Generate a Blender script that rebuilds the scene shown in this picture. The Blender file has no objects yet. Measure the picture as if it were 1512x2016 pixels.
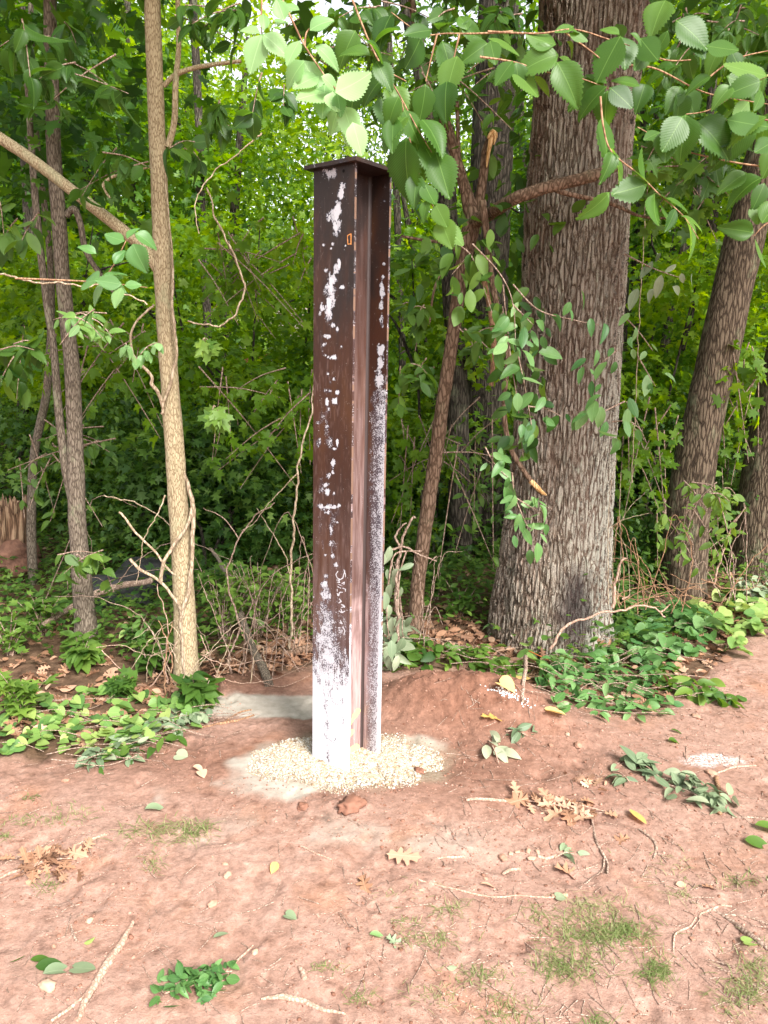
import bpy, math, random
import numpy as np
from mathutils import Matrix, Vector

RNG = np.random.default_rng(11)
random.seed(5)
D = bpy.data
SC = bpy.context.scene
COL = SC.collection
PI = math.pi

# ------------------------------------------------------------------ camera
F, CX, CY = 1514.0, 756.0, 1008.0
HC = 1.7
PITCH = math.radians(11.0)
ROLL = math.radians(1.15)
cP, sP, cR, sR = math.cos(PITCH), math.sin(PITCH), math.cos(ROLL), math.sin(ROLL)
RIGHT = np.array([1.0, 0, 0]); UP = np.array([0, sP, cP]); FWD = np.array([0, cP, -sP])
XI = RIGHT * cR + UP * sR
YI = -RIGHT * sR + UP * cR
cam_data = D.cameras.new("camera")
cam = D.objects.new("camera", cam_data); COL.objects.link(cam)
M3 = Matrix(((XI[0], YI[0], -FWD[0]), (XI[1], YI[1], -FWD[1]), (XI[2], YI[2], -FWD[2])))
cam.matrix_world = Matrix.Translation((0, 0, HC)) @ M3.to_4x4()
cam_data.sensor_fit = 'VERTICAL'
cam_data.sensor_height = 36.0
cam_data.sensor_width = 27.0
cam_data.lens = F / 2016.0 * 36.0
cam_data.clip_start = 0.05
cam_data.clip_end = 2000
SC.camera = cam

# ------------------------------------------------------------------ sky, sun, exposure
SUN_EL, SUN_AZ = math.radians(42), math.radians(150)      # azimuth of the sun from +Y towards +X
w = D.worlds.new("World"); SC.world = w; w.use_nodes = True
nt = w.node_tree; nt.nodes.clear()
sky = nt.nodes.new("ShaderNodeTexSky"); sky.sky_type = 'NISHITA'; sky.sun_disc = False
sky.sun_elevation = SUN_EL; sky.sun_rotation = SUN_AZ
sky.air_density = 1.0; sky.dust_density = 3.0; sky.ozone_density = 1.0
hsv = nt.nodes.new("ShaderNodeHueSaturation"); hsv.inputs['Saturation'].default_value = 0.22
hsv.inputs['Value'].default_value = 1.05
bgn = nt.nodes.new("ShaderNodeBackground"); bgn.inputs['Strength'].default_value = 0.15
wo = nt.nodes.new("ShaderNodeOutputWorld")
nt.links.new(sky.outputs[0], hsv.inputs['Color']); nt.links.new(hsv.outputs[0], bgn.inputs[0]); nt.links.new(bgn.outputs[0], wo.inputs[0])
sd = D.lights.new("sun", 'SUN'); sd.energy = 3.2; sd.angle = math.radians(20); sd.color = (1, 0.96, 0.9)
sun = D.objects.new("sun", sd); COL.objects.link(sun)
sv = Vector((math.sin(SUN_AZ) * math.cos(SUN_EL), math.cos(SUN_AZ) * math.cos(SUN_EL), math.sin(SUN_EL)))
sun.rotation_euler = (-sv).to_track_quat('-Z', 'Y').to_euler()
SC.view_settings.view_transform = 'Standard'; SC.view_settings.look = 'None'
SC.view_settings.exposure = 1.5; SC.view_settings.gamma = 1.0
SC.render.engine = 'CYCLES'
cy = SC.cycles
cy.max_bounces = 8; cy.diffuse_bounces = 5; cy.glossy_bounces = 2; cy.transmission_bounces = 6; cy.transparent_max_bounces = 4
cy.use_denoising = True
cy.caustics_reflective = False; cy.caustics_refractive = False
SC.render.use_persistent_data = False

# ------------------------------------------------------------------ photo geometry helpers
def ray(px, py):
    a = (px - CX) / F; b = -(py - CY) / F
    return FWD + XI * a + YI * b
def P(px, py, Y):
    d = ray(px, py); return np.array([0, 0, HC]) + d * (Y / d[1])
def G(px, py, z=0.0):
    d = ray(px, py); return np.array([0, 0, HC]) + d * ((z - HC) / d[2])
def proj(X):
    X = np.asarray(X, float) - np.array([0, 0, HC])
    z = X @ FWD; z = np.where(np.abs(z) < 1e-3, 1e-3, z)
    return np.stack([CX + F * (X @ XI) / z, CY - F * (X @ YI) / z, z], -1)

# ------------------------------------------------------------------ noise
_perm = np.random.default_rng(3).permutation(512)
_perm = np.concatenate([_perm, _perm, _perm])
_g = np.random.default_rng(4).normal(size=(512, 3)); _g /= np.linalg.norm(_g, axis=1)[:, None]
def perlin(x, y, z=None):
    x = np.asarray(x, float); y = np.asarray(y, float); z = np.zeros_like(x) + (0.37 if z is None else z)
    xi, yi, zi = np.floor(x).astype(int), np.floor(y).astype(int), np.floor(z).astype(int)
    xf, yf, zf = x - xi, y - yi, z - zi
    u, v, w_ = [t * t * t * (t * (t * 6 - 15) + 10) for t in (xf, yf, zf)]
    def gr(i, j, k):
        h = _perm[(_perm[(_perm[(xi + i) & 511] + yi + j) & 511] + zi + k) & 511]
        g = _g[h]
        return g[..., 0] * (xf - i) + g[..., 1] * (yf - j) + g[..., 2] * (zf - k)
    def L(a, b, t): return a + (b - a) * t
    return 1.6 * L(L(L(gr(0,0,0), gr(1,0,0), u), L(gr(0,1,0), gr(1,1,0), u), v),
             L(L(gr(0,0,1), gr(1,0,1), u), L(gr(0,1,1), gr(1,1,1), u), v), w_)
def fbm(x, y, z=None, o=4, g=0.5):
    s = 0; a = 1; f = 1
    for i in range(o):
        s = s + a * perlin(np.asarray(x) * f + 7.1 * i, np.asarray(y) * f + 3.3 * i, None if z is None else np.asarray(z) * f)
        a *= g; f *= 2.03
    return s
def sstep(a, b, x):
    t = np.clip((x - a) / (b - a), 0, 1); return t * t * (3 - 2 * t)

# ------------------------------------------------------------------ mesh builder
class MB:
    def __init__(s): s.v = []; s.f = {3: [], 4: []}; s.m = {3: [], 4: []}; s.uv = []; s.t = []; s.n = 0
    def add(s, v, f, uv=None, tint=None, mat=0):
        v = np.asarray(v, float); f = np.asarray(f, int)
        k = f.shape[1]; s.v.append(v); s.f[k].append(f + s.n); s.m[k].append(np.full(len(f), mat))
        s.uv.append(np.zeros((len(v), 2)) if uv is None else np.asarray(uv, float))
        s.t.append(np.full(len(v), 0.5) if tint is None else np.broadcast_to(np.asarray(tint, float), (len(v),)).copy())
        s.n += len(v)
    def mesh(s, name, mats, off=(0, 0, 0), smooth=True):
        me = D.meshes.new(name)
        V = np.concatenate(s.v) - np.asarray(off, float)
        idx = []; start = []; tot = []; mi = []; c = 0
        for k in (3, 4):
            if s.f[k]:
                q = np.concatenate(s.f[k]); idx.append(q.ravel())
                start.append(c + np.arange(len(q)) * k); tot.append(np.full(len(q), k)); c += q.size
                mi.append(np.concatenate(s.m[k]))
        idx = np.concatenate(idx); start = np.concatenate(start); tot = np.concatenate(tot); mi = np.concatenate(mi)
        me.vertices.add(len(V)); me.vertices.foreach_set("co", V.astype(np.float32).ravel())
        me.loops.add(len(idx)); me.loops.foreach_set("vertex_index", idx.astype(np.int32))
        me.polygons.add(len(start)); me.polygons.foreach_set("loop_start", start.astype(np.int32))
        me.polygons.foreach_set("loop_total", tot.astype(np.int32))
        me.polygons.foreach_set("material_index", mi.astype(np.int32))
        me.polygons.foreach_set("use_smooth", np.full(len(start), smooth))
        uv = np.concatenate(s.uv)
        ul = me.uv_layers.new(name="UVMap"); ul.data.foreach_set("uv", uv[idx].astype(np.float32).ravel())
        at = me.attributes.new("tint", 'FLOAT', 'POINT'); at.data.foreach_set("value", np.concatenate(s.t).astype(np.float32))
        for m in (mats if isinstance(mats, (list, tuple)) else [mats]): me.materials.append(m)
        me.update(calc_edges=True); me.validate()
        return me

def thing(name, label, cat, loc, group=None, kind=None):
    o = D.objects.new(name, None); COL.objects.link(o); o.location = tuple(float(a) for a in loc)
    o.empty_display_size = 0.1
    tag(o, label, cat, group, kind); return o
def tag(o, label=None, cat=None, group=None, kind=None):
    if label: o["label"] = label
    if cat: o["category"] = cat
    if group: o["group"] = group
    if kind: o["kind"] = kind
    return o
def part(name, mb, mats, parent=None, loc=(0, 0, 0), label=None, smooth=True):
    off = parent.location if parent is not None and parent.parent is None else loc
    if parent is not None and parent.parent is not None:
        off = parent.parent.location
    me = mb.mesh(name, mats, off, smooth)
    o = D.objects.new(name, me); COL.objects.link(o)
    if parent is not None: o.parent = parent
    else: o.location = tuple(float(a) for a in loc)
    if label: o["label"] = label
    return o
def single(name, mb, mats, loc, label, cat, group=None, kind=None, smooth=True):
    o = part(name, mb, mats, None, loc, None, smooth); return tag(o, label, cat, group, kind)
def copy_tree(o, parent=None):
    c = o.copy(); COL.objects.link(c)
    if parent is not None: c.parent = parent
    for ch in list(o.children): copy_tree(ch, c)
    return c

# ------------------------------------------------------------------ materials
def newmat(name):
    m = D.materials.new(name); m.use_nodes = True
    n = m.node_tree; n.nodes.clear()
    return m, n
def N(n, t, **kw):
    x = n.nodes.new(t)
    for k, v in kw.items():
        if k.startswith('i_'): x.inputs[k[2:].replace('_', ' ')].default_value = v
        else: setattr(x, k, v)
    return x
def L(n, a, b): n.links.new(a, b)
def ramp(n, fac, stops):
    r = n.nodes.new("ShaderNodeValToRGB"); cr = r.color_ramp
    while len(cr.elements) > 1: cr.elements.remove(cr.elements[-1])
    cr.elements[0].position = stops[0][0]; cr.elements[0].color = (*stops[0][1], 1)
    for p, c in stops[1:]:
        e = cr.elements.new(p); e.color = (*c, 1)
    L(n, fac, r.inputs[0]); return r.outputs[0]
def mixc(n, fac, a, b, bt='MIX'):
    x = n.nodes.new("ShaderNodeMix"); x.data_type = 'RGBA'; x.blend_type = bt
    for s, val in ((x.inputs[0], fac), (x.inputs[6], a), (x.inputs[7], b)):
        if isinstance(val, (int, float)): s.default_value = val
        elif isinstance(val, tuple): s.default_value = (*val, 1)
        else: L(n, val, s)
    return x.outputs[2]
def math_(n, op, a, b=0.0, clamp=False):
    x = n.nodes.new("ShaderNodeMath"); x.operation = op; x.use_clamp = clamp
    for s, val in ((x.inputs[0], a), (x.inputs[1], b)):
        if isinstance(val, (int, float)): s.default_value = val
        else: L(n, val, s)
    return x.outputs[0]
def noise(n, vec, scale, detail=4, rough=0.55, dist=0.0):
    x = n.nodes.new("ShaderNodeTexNoise"); x.inputs['Scale'].default_value = scale
    x.inputs['Detail'].default_value = detail; x.inputs['Roughness'].default_value = rough; x.inputs['Distortion'].default_value = dist
    if vec is not None: L(n, vec, x.inputs['Vector'])
    return x.outputs[0]
def coords(n, scale=(1, 1, 1), which='Object'):
    t = n.nodes.new("ShaderNodeTexCoord"); m = n.nodes.new("ShaderNodeMapping")
    m.inputs['Scale'].default_value = scale; L(n, t.outputs[which], m.inputs[0]); return m.outputs[0]
def attr(n, name):
    a = n.nodes.new("ShaderNodeAttribute"); a.attribute_name = name; return a
def bump(n, h, strength, dist):
    b = n.nodes.new("ShaderNodeBump"); b.inputs['Strength'].default_value = strength; b.inputs['Distance'].default_value = dist
    L(n, h, b.inputs['Height']); return b.outputs[0]
def pbr(n, col, rough=0.8, nrm=None, spec=0.3, out=True):
    p = n.nodes.new("ShaderNodeBsdfPrincipled")
    if isinstance(col, tuple): p.inputs['Base Color'].default_value = (*col, 1)
    else: L(n, col, p.inputs['Base Color'])
    if isinstance(rough, (int, float)): p.inputs['Roughness'].default_value = rough
    else: L(n, rough, p.inputs['Roughness'])
    p.inputs['Specular IOR Level'].default_value = spec
    if nrm is not None: L(n, nrm, p.inputs['Normal'])
    if out:
        o = n.nodes.new("ShaderNodeOutputMaterial"); L(n, p.outputs[0], o.inputs[0])
    return p

def leaf_material(name, cols, trans=0.4, tcol=None, rough=0.5, veins=0.0, spec=0.35):
    m, n = newmat(name)
    t = attr(n, "tint").outputs['Fac']
    oi = n.nodes.new("ShaderNodeObjectInfo")
    k = len(cols)
    c = ramp(n, t, [(i / (k - 1), cols[i]) for i in range(k)])
    vec = coords(n)
    c = mixc(n, math_(n, 'MULTIPLY', noise(n, vec, 25, 2), 0.35), c, (cols[0][0] * .6, cols[0][1] * .6, cols[0][2] * .5))
    nrm = None
    if veins > 0:
        uvn = n.nodes.new("ShaderNodeTexCoord"); sep = n.nodes.new("ShaderNodeSeparateXYZ"); L(n, uvn.outputs['UV'], sep.inputs[0])
        au = math_(n, 'ABSOLUTE', sep.outputs[0])
        ph = math_(n, 'SUBTRACT', sep.outputs[1], math_(n, 'MULTIPLY', au, 0.75))
        s = math_(n, 'SINE', math_(n, 'MULTIPLY', ph, 2 * PI * 13))
        ridge = math_(n, 'POWER', math_(n, 'MULTIPLY_ADD', s, 0.5), 1.0)
        rp = n.nodes.new("ShaderNodeMapRange"); rp.inputs[1].default_value = 0.72; rp.inputs[2].default_value = 1.0; L(n, math_(n, 'ABSOLUTE', s), rp.inputs[0])
        mid = n.nodes.new("ShaderNodeMapRange"); mid.inputs[1].default_value = 0.016; mid.inputs[2].default_value = 0.0; L(n, au, mid.inputs[0])
        v = math_(n, 'MAXIMUM', math_(n, 'MULTIPLY', rp.outputs[0], 0.16), mid.outputs[0])
        light = tuple(min(1, x * 1.5 + 0.03) for x in cols[-1])
        c = mixc(n, math_(n, 'MULTIPLY', v, veins), c, light)
        nrm = bump(n, s, 0.12, 0.0005)
    p = pbr(n, c, rough, nrm, spec, out=False)
    tr = n.nodes.new("ShaderNodeBsdfTranslucent")
    hs = n.nodes.new("ShaderNodeHueSaturation"); hs.inputs['Hue'].default_value = 0.478; hs.inputs['Saturation'].default_value = 1.12; hs.inputs['Value'].default_value = 1.7
    L(n, c, hs.inputs['Color']); L(n, hs.outputs[0], tr.inputs[0])
    mx = n.nodes.new("ShaderNodeMixShader"); mx.inputs[0].default_value = trans
    L(n, p.outputs[0], mx.inputs[1]); L(n, tr.outputs[0], mx.inputs[2])
    o = n.nodes.new("ShaderNodeOutputMaterial"); L(n, mx.outputs[0], o.inputs[0])
    return m

def bark_material(name, dark, mid, light, sx=22, sz=4.5, amp=0.5, dist=0.02, lichen=0.0, rough=0.9, warp=0.9):
    m, n = newmat(name)
    v = coords(n, (sx, sx, sz))
    wn = n.nodes.new("ShaderNodeTexNoise"); wn.inputs['Scale'].default_value = 0.8; wn.inputs['Detail'].default_value = 3; L(n, v, wn.inputs['Vector'])
    vm = n.nodes.new("ShaderNodeVectorMath"); vm.operation = 'MULTIPLY_ADD'; L(n, wn.outputs[1], vm.inputs[0]); vm.inputs[1].default_value = (warp,) * 3; L(n, v, vm.inputs[2])
    vo = n.nodes.new("ShaderNodeTexVoronoi"); vo.feature = 'DISTANCE_TO_EDGE'; vo.inputs['Scale'].default_value = 1.0; L(n, vm.outputs[0], vo.inputs['Vector'])
    e = n.nodes.new("ShaderNodeMapRange"); e.inputs[2].default_value = 0.28; L(n, vo.outputs[0], e.inputs[0])
    vc = n.nodes.new("ShaderNodeTexVoronoi"); vc.inputs['Scale'].default_value = 1.0; L(n, vm.outputs[0], vc.inputs['Vector'])
    fine = noise(n, v, 5, 6, 0.65)
    h = math_(n, 'ADD', math_(n, 'MULTIPLY', e.outputs[0], 0.5), math_(n, 'MULTIPLY', fine, 0.75))
    c = ramp(n, h, [(0.40, dark), (0.58, mid), (0.74, light)])
    big = noise(n, coords(n, (3, 3, 1.2)), 1.0, 3)
    c = mixc(n, math_(n, 'MULTIPLY', big, 0.5), c, mid)
    if lichen > 0:
        ln = noise(n, coords(n, (7, 7, 4)), 1.0, 6, 0.7)
        lr = n.nodes.new("ShaderNodeMapRange"); lr.inputs[1].default_value = 0.56; lr.inputs[2].default_value = 0.68; L(n, ln, lr.inputs[0])
        c = mixc(n, math_(n, 'MULTIPLY', lr.outputs[0], lichen), c, (0.30, 0.33, 0.2))
    nrm = bump(n, h, amp, dist)
    pbr(n, c, rough, nrm, 0.2)
    return m

# the oak: real displacement of a dense mesh
def oak_material():
    m, n = newmat("oak_bark")
    m.displacement_method = 'BOTH'
    v = coords(n, (44, 44, 6.5))
    wn = n.nodes.new("ShaderNodeTexNoise"); wn.inputs['Scale'].default_value = 0.6; wn.inputs['Detail'].default_value = 4; L(n, v, wn.inputs['Vector'])
    vm = n.nodes.new("ShaderNodeVectorMath"); vm.operation = 'MULTIPLY_ADD'; L(n, wn.outputs[1], vm.inputs[0]); vm.inputs[1].default_value = (1.5, 1.5, 2.6); L(n, v, vm.inputs[2])
    vo = n.nodes.new("ShaderNodeTexVoronoi"); vo.feature = 'DISTANCE_TO_EDGE'; vo.inputs['Scale'].default_value = 1.0; vo.inputs['Randomness'].default_value = 1; L(n, vm.outputs[0], vo.inputs['Vector'])
    e = n.nodes.new("ShaderNodeMapRange"); e.inputs[1].default_value = 0.01; e.inputs[2].default_value = 0.26; e.interpolation_type = 'SMOOTHSTEP'; L(n, vo.outputs[0], e.inputs[0])
    v2 = coords(n, (50, 50, 28))
    vo2 = n.nodes.new("ShaderNodeTexVoronoi"); vo2.feature = 'DISTANCE_TO_EDGE'; L(n, v2, vo2.inputs['Vector'])
    e2 = n.nodes.new("ShaderNodeMapRange"); e2.inputs[2].default_value = 0.2; L(n, vo2.outputs[0], e2.inputs[0])
    fine = noise(n, coords(n, (30, 30, 9)), 3, 6, 0.7)
    h = math_(n, 'ADD', math_(n, 'MULTIPLY', e.outputs[0], 0.62), math_(n, 'ADD', math_(n, 'MULTIPLY', e2.outputs[0], 0.14), math_(n, 'MULTIPLY', fine, 0.4)))
    c = ramp(n, h, [(0.22, (0.085, 0.058, 0.042)), (0.48, (0.20, 0.15, 0.112)), (0.74, (0.29, 0.235, 0.185)), (0.95, (0.40, 0.35, 0.295))])
    big = noise(n, coords(n, (5, 5, 1.1)), 1.0, 4, 0.6)
    rd = n.nodes.new("ShaderNodeMapRange"); rd.inputs[1].default_value = 0.42; rd.inputs[2].default_value = 0.66; L(n, big, rd.inputs[0])
    c = mixc(n, math_(n, 'MULTIPLY', rd.outputs[0], 0.45), c, (0.20, 0.115, 0.085))
    ln = noise(n, coords(n, (16, 16, 10)), 1.0, 8, 0.75)
    lr = n.nodes.new("ShaderNodeMapRange"); lr.inputs[1].default_value = 0.57; lr.inputs[2].default_value = 0.64; L(n, ln, lr.inputs[0])
    c = mixc(n, math_(n, 'MULTIPLY', math_(n, 'MULTIPLY', lr.outputs[0], e.outputs[0]), 0.55), c, (0.46, 0.5, 0.38))
    sx_ = n.nodes.new("ShaderNodeSeparateXYZ"); L(n, coords(n), sx_.inputs[0])
    side = n.nodes.new("ShaderNodeMapRange"); side.inputs[1].default_value = -0.02; side.inputs[2].default_value = 0.30; L(n, math_(n, 'ADD', sx_.outputs[0], math_(n, 'MULTIPLY', ln, .15)), side.inputs[0])
    lowz = n.nodes.new("ShaderNodeMapRange"); lowz.inputs[1].default_value = 2.1; lowz.inputs[2].default_value = 0.9; L(n, sx_.outputs[2], lowz.inputs[0])
    glare = math_(n, 'MULTIPLY', math_(n, 'MULTIPLY', side.outputs[0], lowz.outputs[0]), math_(n, 'MULTIPLY', e.outputs[0], .75))
    c = mixc(n, glare, c, (0.5, 0.49, 0.42))  # bright light low on the right side, painted into the bark colour
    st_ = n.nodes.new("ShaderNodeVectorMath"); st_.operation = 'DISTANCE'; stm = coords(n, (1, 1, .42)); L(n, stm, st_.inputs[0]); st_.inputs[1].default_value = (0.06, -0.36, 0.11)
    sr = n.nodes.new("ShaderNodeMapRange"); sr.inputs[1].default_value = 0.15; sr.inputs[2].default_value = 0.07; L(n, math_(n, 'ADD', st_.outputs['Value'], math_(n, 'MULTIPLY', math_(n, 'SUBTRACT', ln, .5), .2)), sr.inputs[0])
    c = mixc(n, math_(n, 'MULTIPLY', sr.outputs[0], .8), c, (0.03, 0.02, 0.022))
    mo = attr(n, "tint").outputs['Fac']                      # moss at the foot
    ms = math_(n, 'MULTIPLY', mo, noise(n, coords(n, (14, 14, 8)), 1, 6, 0.7))
    mr = n.nodes.new("ShaderNodeMapRange"); mr.inputs[1].default_value = 0.4; mr.inputs[2].default_value = 0.62; L(n, ms, mr.inputs[0])
    c = mixc(n, math_(n, 'MULTIPLY', mr.outputs[0], 0.7), c, (0.10, 0.12, 0.035))
    p = pbr(n, c, 0.88, bump(n, fine, 0.5, 0.006), 0.2)
    dn = n.nodes.new("ShaderNodeDisplacement"); dn.inputs['Scale'].default_value = 0.024; dn.inputs['Midlevel'].default_value = 0.75
    L(n, h, dn.inputs['Height'])
    out = [x for x in n.nodes if x.type == 'OUTPUT_MATERIAL'][0]; L(n, dn.outputs[0], out.inputs['Displacement'])
    return m

MAT = {}
MAT['oak'] = oak_material()
MAT['bark_tan'] = bark_material("tan_bark", (0.15, 0.10, 0.055), (0.33, 0.255, 0.155), (0.48, 0.40, 0.26), 130, 30, 0.6, 0.004, 0.5)
MAT['bark_grey'] = bark_material("grey_bark", (0.04, 0.03, 0.022), (0.12, 0.092, 0.068), (0.22, 0.18, 0.14), 110, 22, 0.6, 0.004, 0.5)
MAT['bark_brown'] = bark_material("brown_bark", (0.06, 0.035, 0.02), (0.15, 0.09, 0.06), (0.26, 0.17, 0.12), 45, 14, 0.9, 0.01, 0.15)
MAT['bark_dark'] = bark_material("dark_bark", (0.015, 0.012, 0.009), (0.05, 0.04, 0.03), (0.11, 0.09, 0.07), 42, 7, 1.0, 0.03, 0.3)
MAT['bark_rough'] = bark_material("rough_bark", (0.022, 0.015, 0.010), (0.095, 0.065, 0.043), (0.2, 0.15, 0.105), 48, 8, 1.0, 0.016, 0.4)
MAT['twig'] = bark_material("twig_wood", (0.10, 0.06, 0.045), (0.24, 0.16, 0.12), (0.40, 0.30, 0.24), 90, 30, 0.5, 0.002)
MAT['twig_pale'] = bark_material("pale_twig_wood", (0.20, 0.12, 0.085), (0.33, 0.21, 0.155), (0.45, 0.32, 0.25), 90, 30, 0.4, 0.002)
MAT['twig_red'] = bark_material("reddish_twig_wood", (0.12, 0.06, 0.035), (0.24, 0.13, 0.075), (0.36, 0.22, 0.13), 90, 30, 0.4, 0.002)
MAT['vine'] = bark_material("vine_bark", (0.16, 0.11, 0.075), (0.32, 0.24, 0.16), (0.46, 0.37, 0.27), 60, 20, 0.5, 0.003)
MAT['split'] = bark_material("split_wood", (0.30, 0.14, 0.05), (0.62, 0.36, 0.15), (0.78, 0.55, 0.30), 70, 5, 0.8, 0.006)
MAT['rot'] = bark_material("splintered_wood", (0.05, 0.028, 0.018), (0.26, 0.15, 0.09), (0.5, 0.34, 0.22), 26, 2.2, 1.0, 0.03)

MAT['elm'] = leaf_material("elm_leaf", [(0.03, 0.085, 0.015), (0.065, 0.155, 0.022), (0.14, 0.26, 0.05)], 0.5, veins=0.45, rough=0.42)
MAT['elm_pale'] = leaf_material("pale_elm_leaf", [(0.12, 0.26, 0.08), (0.22, 0.38, 0.15), (0.32, 0.48, 0.22)], 0.42, veins=0.4, rough=0.45)
MAT['ovate'] = leaf_material("ovate_leaf", [(0.05, 0.14, 0.04), (0.10, 0.22, 0.06), (0.22, 0.36, 0.14)], 0.35, veins=0.25, rough=0.42)
MAT['forest'] = leaf_material("forest_leaf", [(0.025, 0.08, 0.014), (0.06, 0.15, 0.02), (0.13, 0.25, 0.03)], 0.5)
MAT['bright'] = leaf_material("bright_leaf", [(0.06, 0.15, 0.012), (0.14, 0.27, 0.015), (0.27, 0.40, 0.03)], 0.55)
MAT['under'] = leaf_material("undergrowth_leaf", [(0.03, 0.085, 0.015), (0.095, 0.19, 0.03), (0.21, 0.33, 0.06)], 0.45)
MAT['heart'] = leaf_material("heart_leaf", [(0.06, 0.15, 0.04), (0.15, 0.27, 0.06), (0.38, 0.46, 0.14)], 0.3, veins=0.25)
MAT['wilt'] = leaf_material("wilting_leaf", [(0.10, 0.15, 0.08), (0.20, 0.26, 0.15), (0.36, 0.38, 0.26)], 0.2, veins=0.3)
MAT['dead'] = leaf_material("dead_leaf", [(0.14, 0.065, 0.035), (0.36, 0.19, 0.11), (0.62, 0.42, 0.3)], 0.15, veins=0.2, rough=0.7)
MAT['yellow'] = leaf_material("yellow_leaf", [(0.50, 0.30, 0.08), (0.70, 0.48, 0.16), (0.78, 0.62, 0.26)], 0.25, veins=0.2, rough=0.6)
MAT['grass'] = leaf_material("grass_blade", [(0.09, 0.14, 0.035), (0.21, 0.24, 0.09), (0.40, 0.34, 0.2)], 0.25)

def simple(name, a, b, scale=30, rough=0.8, bmp=0.3, bd=0.003, spec=0.3):
    m, n = newmat(name); v = coords(n)
    f = noise(n, v, scale, 6, 0.6)
    c = ramp(n, f, [(0.3, a), (0.7, b)])
    pbr(n, c, rough, bump(n, f, bmp, bd), spec); return m
MAT['rock'] = simple("boulder_stone", (0.012, 0.012, 0.013), (0.045, 0.045, 0.045), 9, 0.85, 1.0, 0.02)
MAT['mud'] = simple("dried_mud", (0.06, 0.028, 0.018), (0.2, 0.1, 0.065), 14, 0.9, 1.0, 0.03)
def pebble_material(name, cols):
    m, n = newmat(name)
    c = ramp(n, attr(n, "tint").outputs['Fac'], [(i / (len(cols) - 1), cols[i]) for i in range(len(cols))])
    f = noise(n, coords(n), 120, 4)
    c = mixc(n, math_(n, 'MULTIPLY', f, 0.35), c, cols[0])
    pbr(n, c, 0.75, bump(n, f, 0.3, 0.001), 0.3); return m
MAT['gravel'] = pebble_material("cream_gravel", [(0.16, 0.10, 0.06), (0.34, 0.25, 0.15), (0.37, 0.32, 0.24), (0.42, 0.385, 0.33), (0.58, 0.56, 0.52)])
MAT['pebble'] = pebble_material("clay_pebble", [(0.24, 0.12, 0.08), (0.34, 0.19, 0.13), (0.44, 0.28, 0.2)])
MAT['clod'] = pebble_material("clay_clod", [(0.12, 0.05, 0.03), (0.25, 0.12, 0.08), (0.42, 0.25, 0.19)])
MAT['powder'] = simple("white_crumb", (0.65, 0.65, 0.68), (0.85, 0.85, 0.86), 80)
MAT['cord'] = simple("orange_plastic", (0.65, 0.16, 0.04), (0.72, 0.22, 0.07), 40, 0.5)

# ------------------------------------------------------------------ ground
EDGE_PX = [(-700, 1400), (-300, 1440), (0, 1495), (150, 1500), (300, 1470), (400, 1400), (440, 1350), (620, 1325), (760, 1322), (960, 1300), (1060, 1360), (1180, 1400), (1300, 1400), (1400, 1330), (1512, 1240), (1700, 1150), (2100, 1100)]
EW = np.array([G(a, b)[:2] for a, b in EDGE_PX])
def g2(px, py): return G(px, py)[:2]
def edge_y(x): return np.interp(x, EW[:, 0], EW[:, 1])
def gauss(x, y, c, sx, sy, rot=0.0):
    dx, dy = x - c[0], y - c[1]
    if rot: dx, dy = dx * math.cos(rot) + dy * math.sin(rot), -dx * math.sin(rot) + dy * math.cos(rot)
    return np.exp(-(dx / sx) ** 2 - (dy / sy) ** 2)
MOUND = g2(900, 1400); POST = np.array([-0.12, 3.12]); SLUR = g2(540, 1388)
def near_w(x, y): return np.exp(-((x / 6) ** 4)) * np.exp(-(((y - 2.5) / 6) ** 4))
def height(x, y):
    x = np.asarray(x, float); y = np.asarray(y, float)
    fo = sstep(-0.05, 0.35, y - edge_y(x))
    h = fbm(x * 0.9, y * 0.9, o=3) * 0.02
    h = h - 0.01 * fo + 0.03 * fo * fbm(x * 2.2 + 5, y * 2.2, o=3)
    mx_, my_ = x - MOUND[0], y - MOUND[1] - .04 * np.cos((x - MOUND[0]) * 4)
    md = np.exp(-(mx_ / 0.44) ** 4 - (my_ / 0.21) ** 2)
    h = h + 0.19 * md * (1 + 0.12 * fbm(x * 5, y * 5, o=3)) + 0.012 * sstep(.1, .5, md) * fbm(x * 22, y * 22, o=4, g=.65)
    h = h + 0.05 * gauss(x, y, g2(1030, 1430), 0.35, 0.18)
    h = h * (1 - gauss(x, y, POST, .5, .4)) + 0.004 * gauss(x, y, POST, 0.36, 0.26) * (1 - fo)
    h = h + 0.03 * gauss(x, y, g2(470, 1340), 0.25, 0.12)
    h = h - 0.02 * gauss(x, y, g2(870, 1500), 0.10, 0.10)
    h = h + 0.025 * gauss(x, y, g2(690, 1592), 0.07, 0.035) * (1 + fbm(x * 25, y * 25, o=3))
    h = h - 0.03 * gauss(x, y, g2(1065, 1525), 0.05, 0.04) + 0.02 * gauss(x, y, g2(1045, 1485), 0.12, 0.05)
    nw = near_w(x, y)
    flat = gauss(x, y, SLUR, 0.3, 0.10)
    rough = (0.4 + 0.6 * sstep(-0.1, 0.5, fbm(x * 1.7 + 3, y * 1.7, o=2))) * (1 - 0.85 * flat)
    h = h + nw * rough * 0.007 * fbm(x * 9, y * 9, o=4, g=0.6)
    h = h + nw * rough * 0.008 * np.abs(fbm(x * 30, y * 30, o=3)) - nw * 0.010 * sstep(.35, .6, fbm(x * 5.5 + 9, y * 4.0, o=3))
    return h
def GT(px, py, lift=0.0):
    z = 0.0
    for _ in range(12):
        p = G(px, py, z); z = 0.5 * z + 0.5 * float(height(p[0], p[1]))
    p = G(px, py, z); return np.array([p[0], p[1], float(height(p[0], p[1])) + lift])
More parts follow.
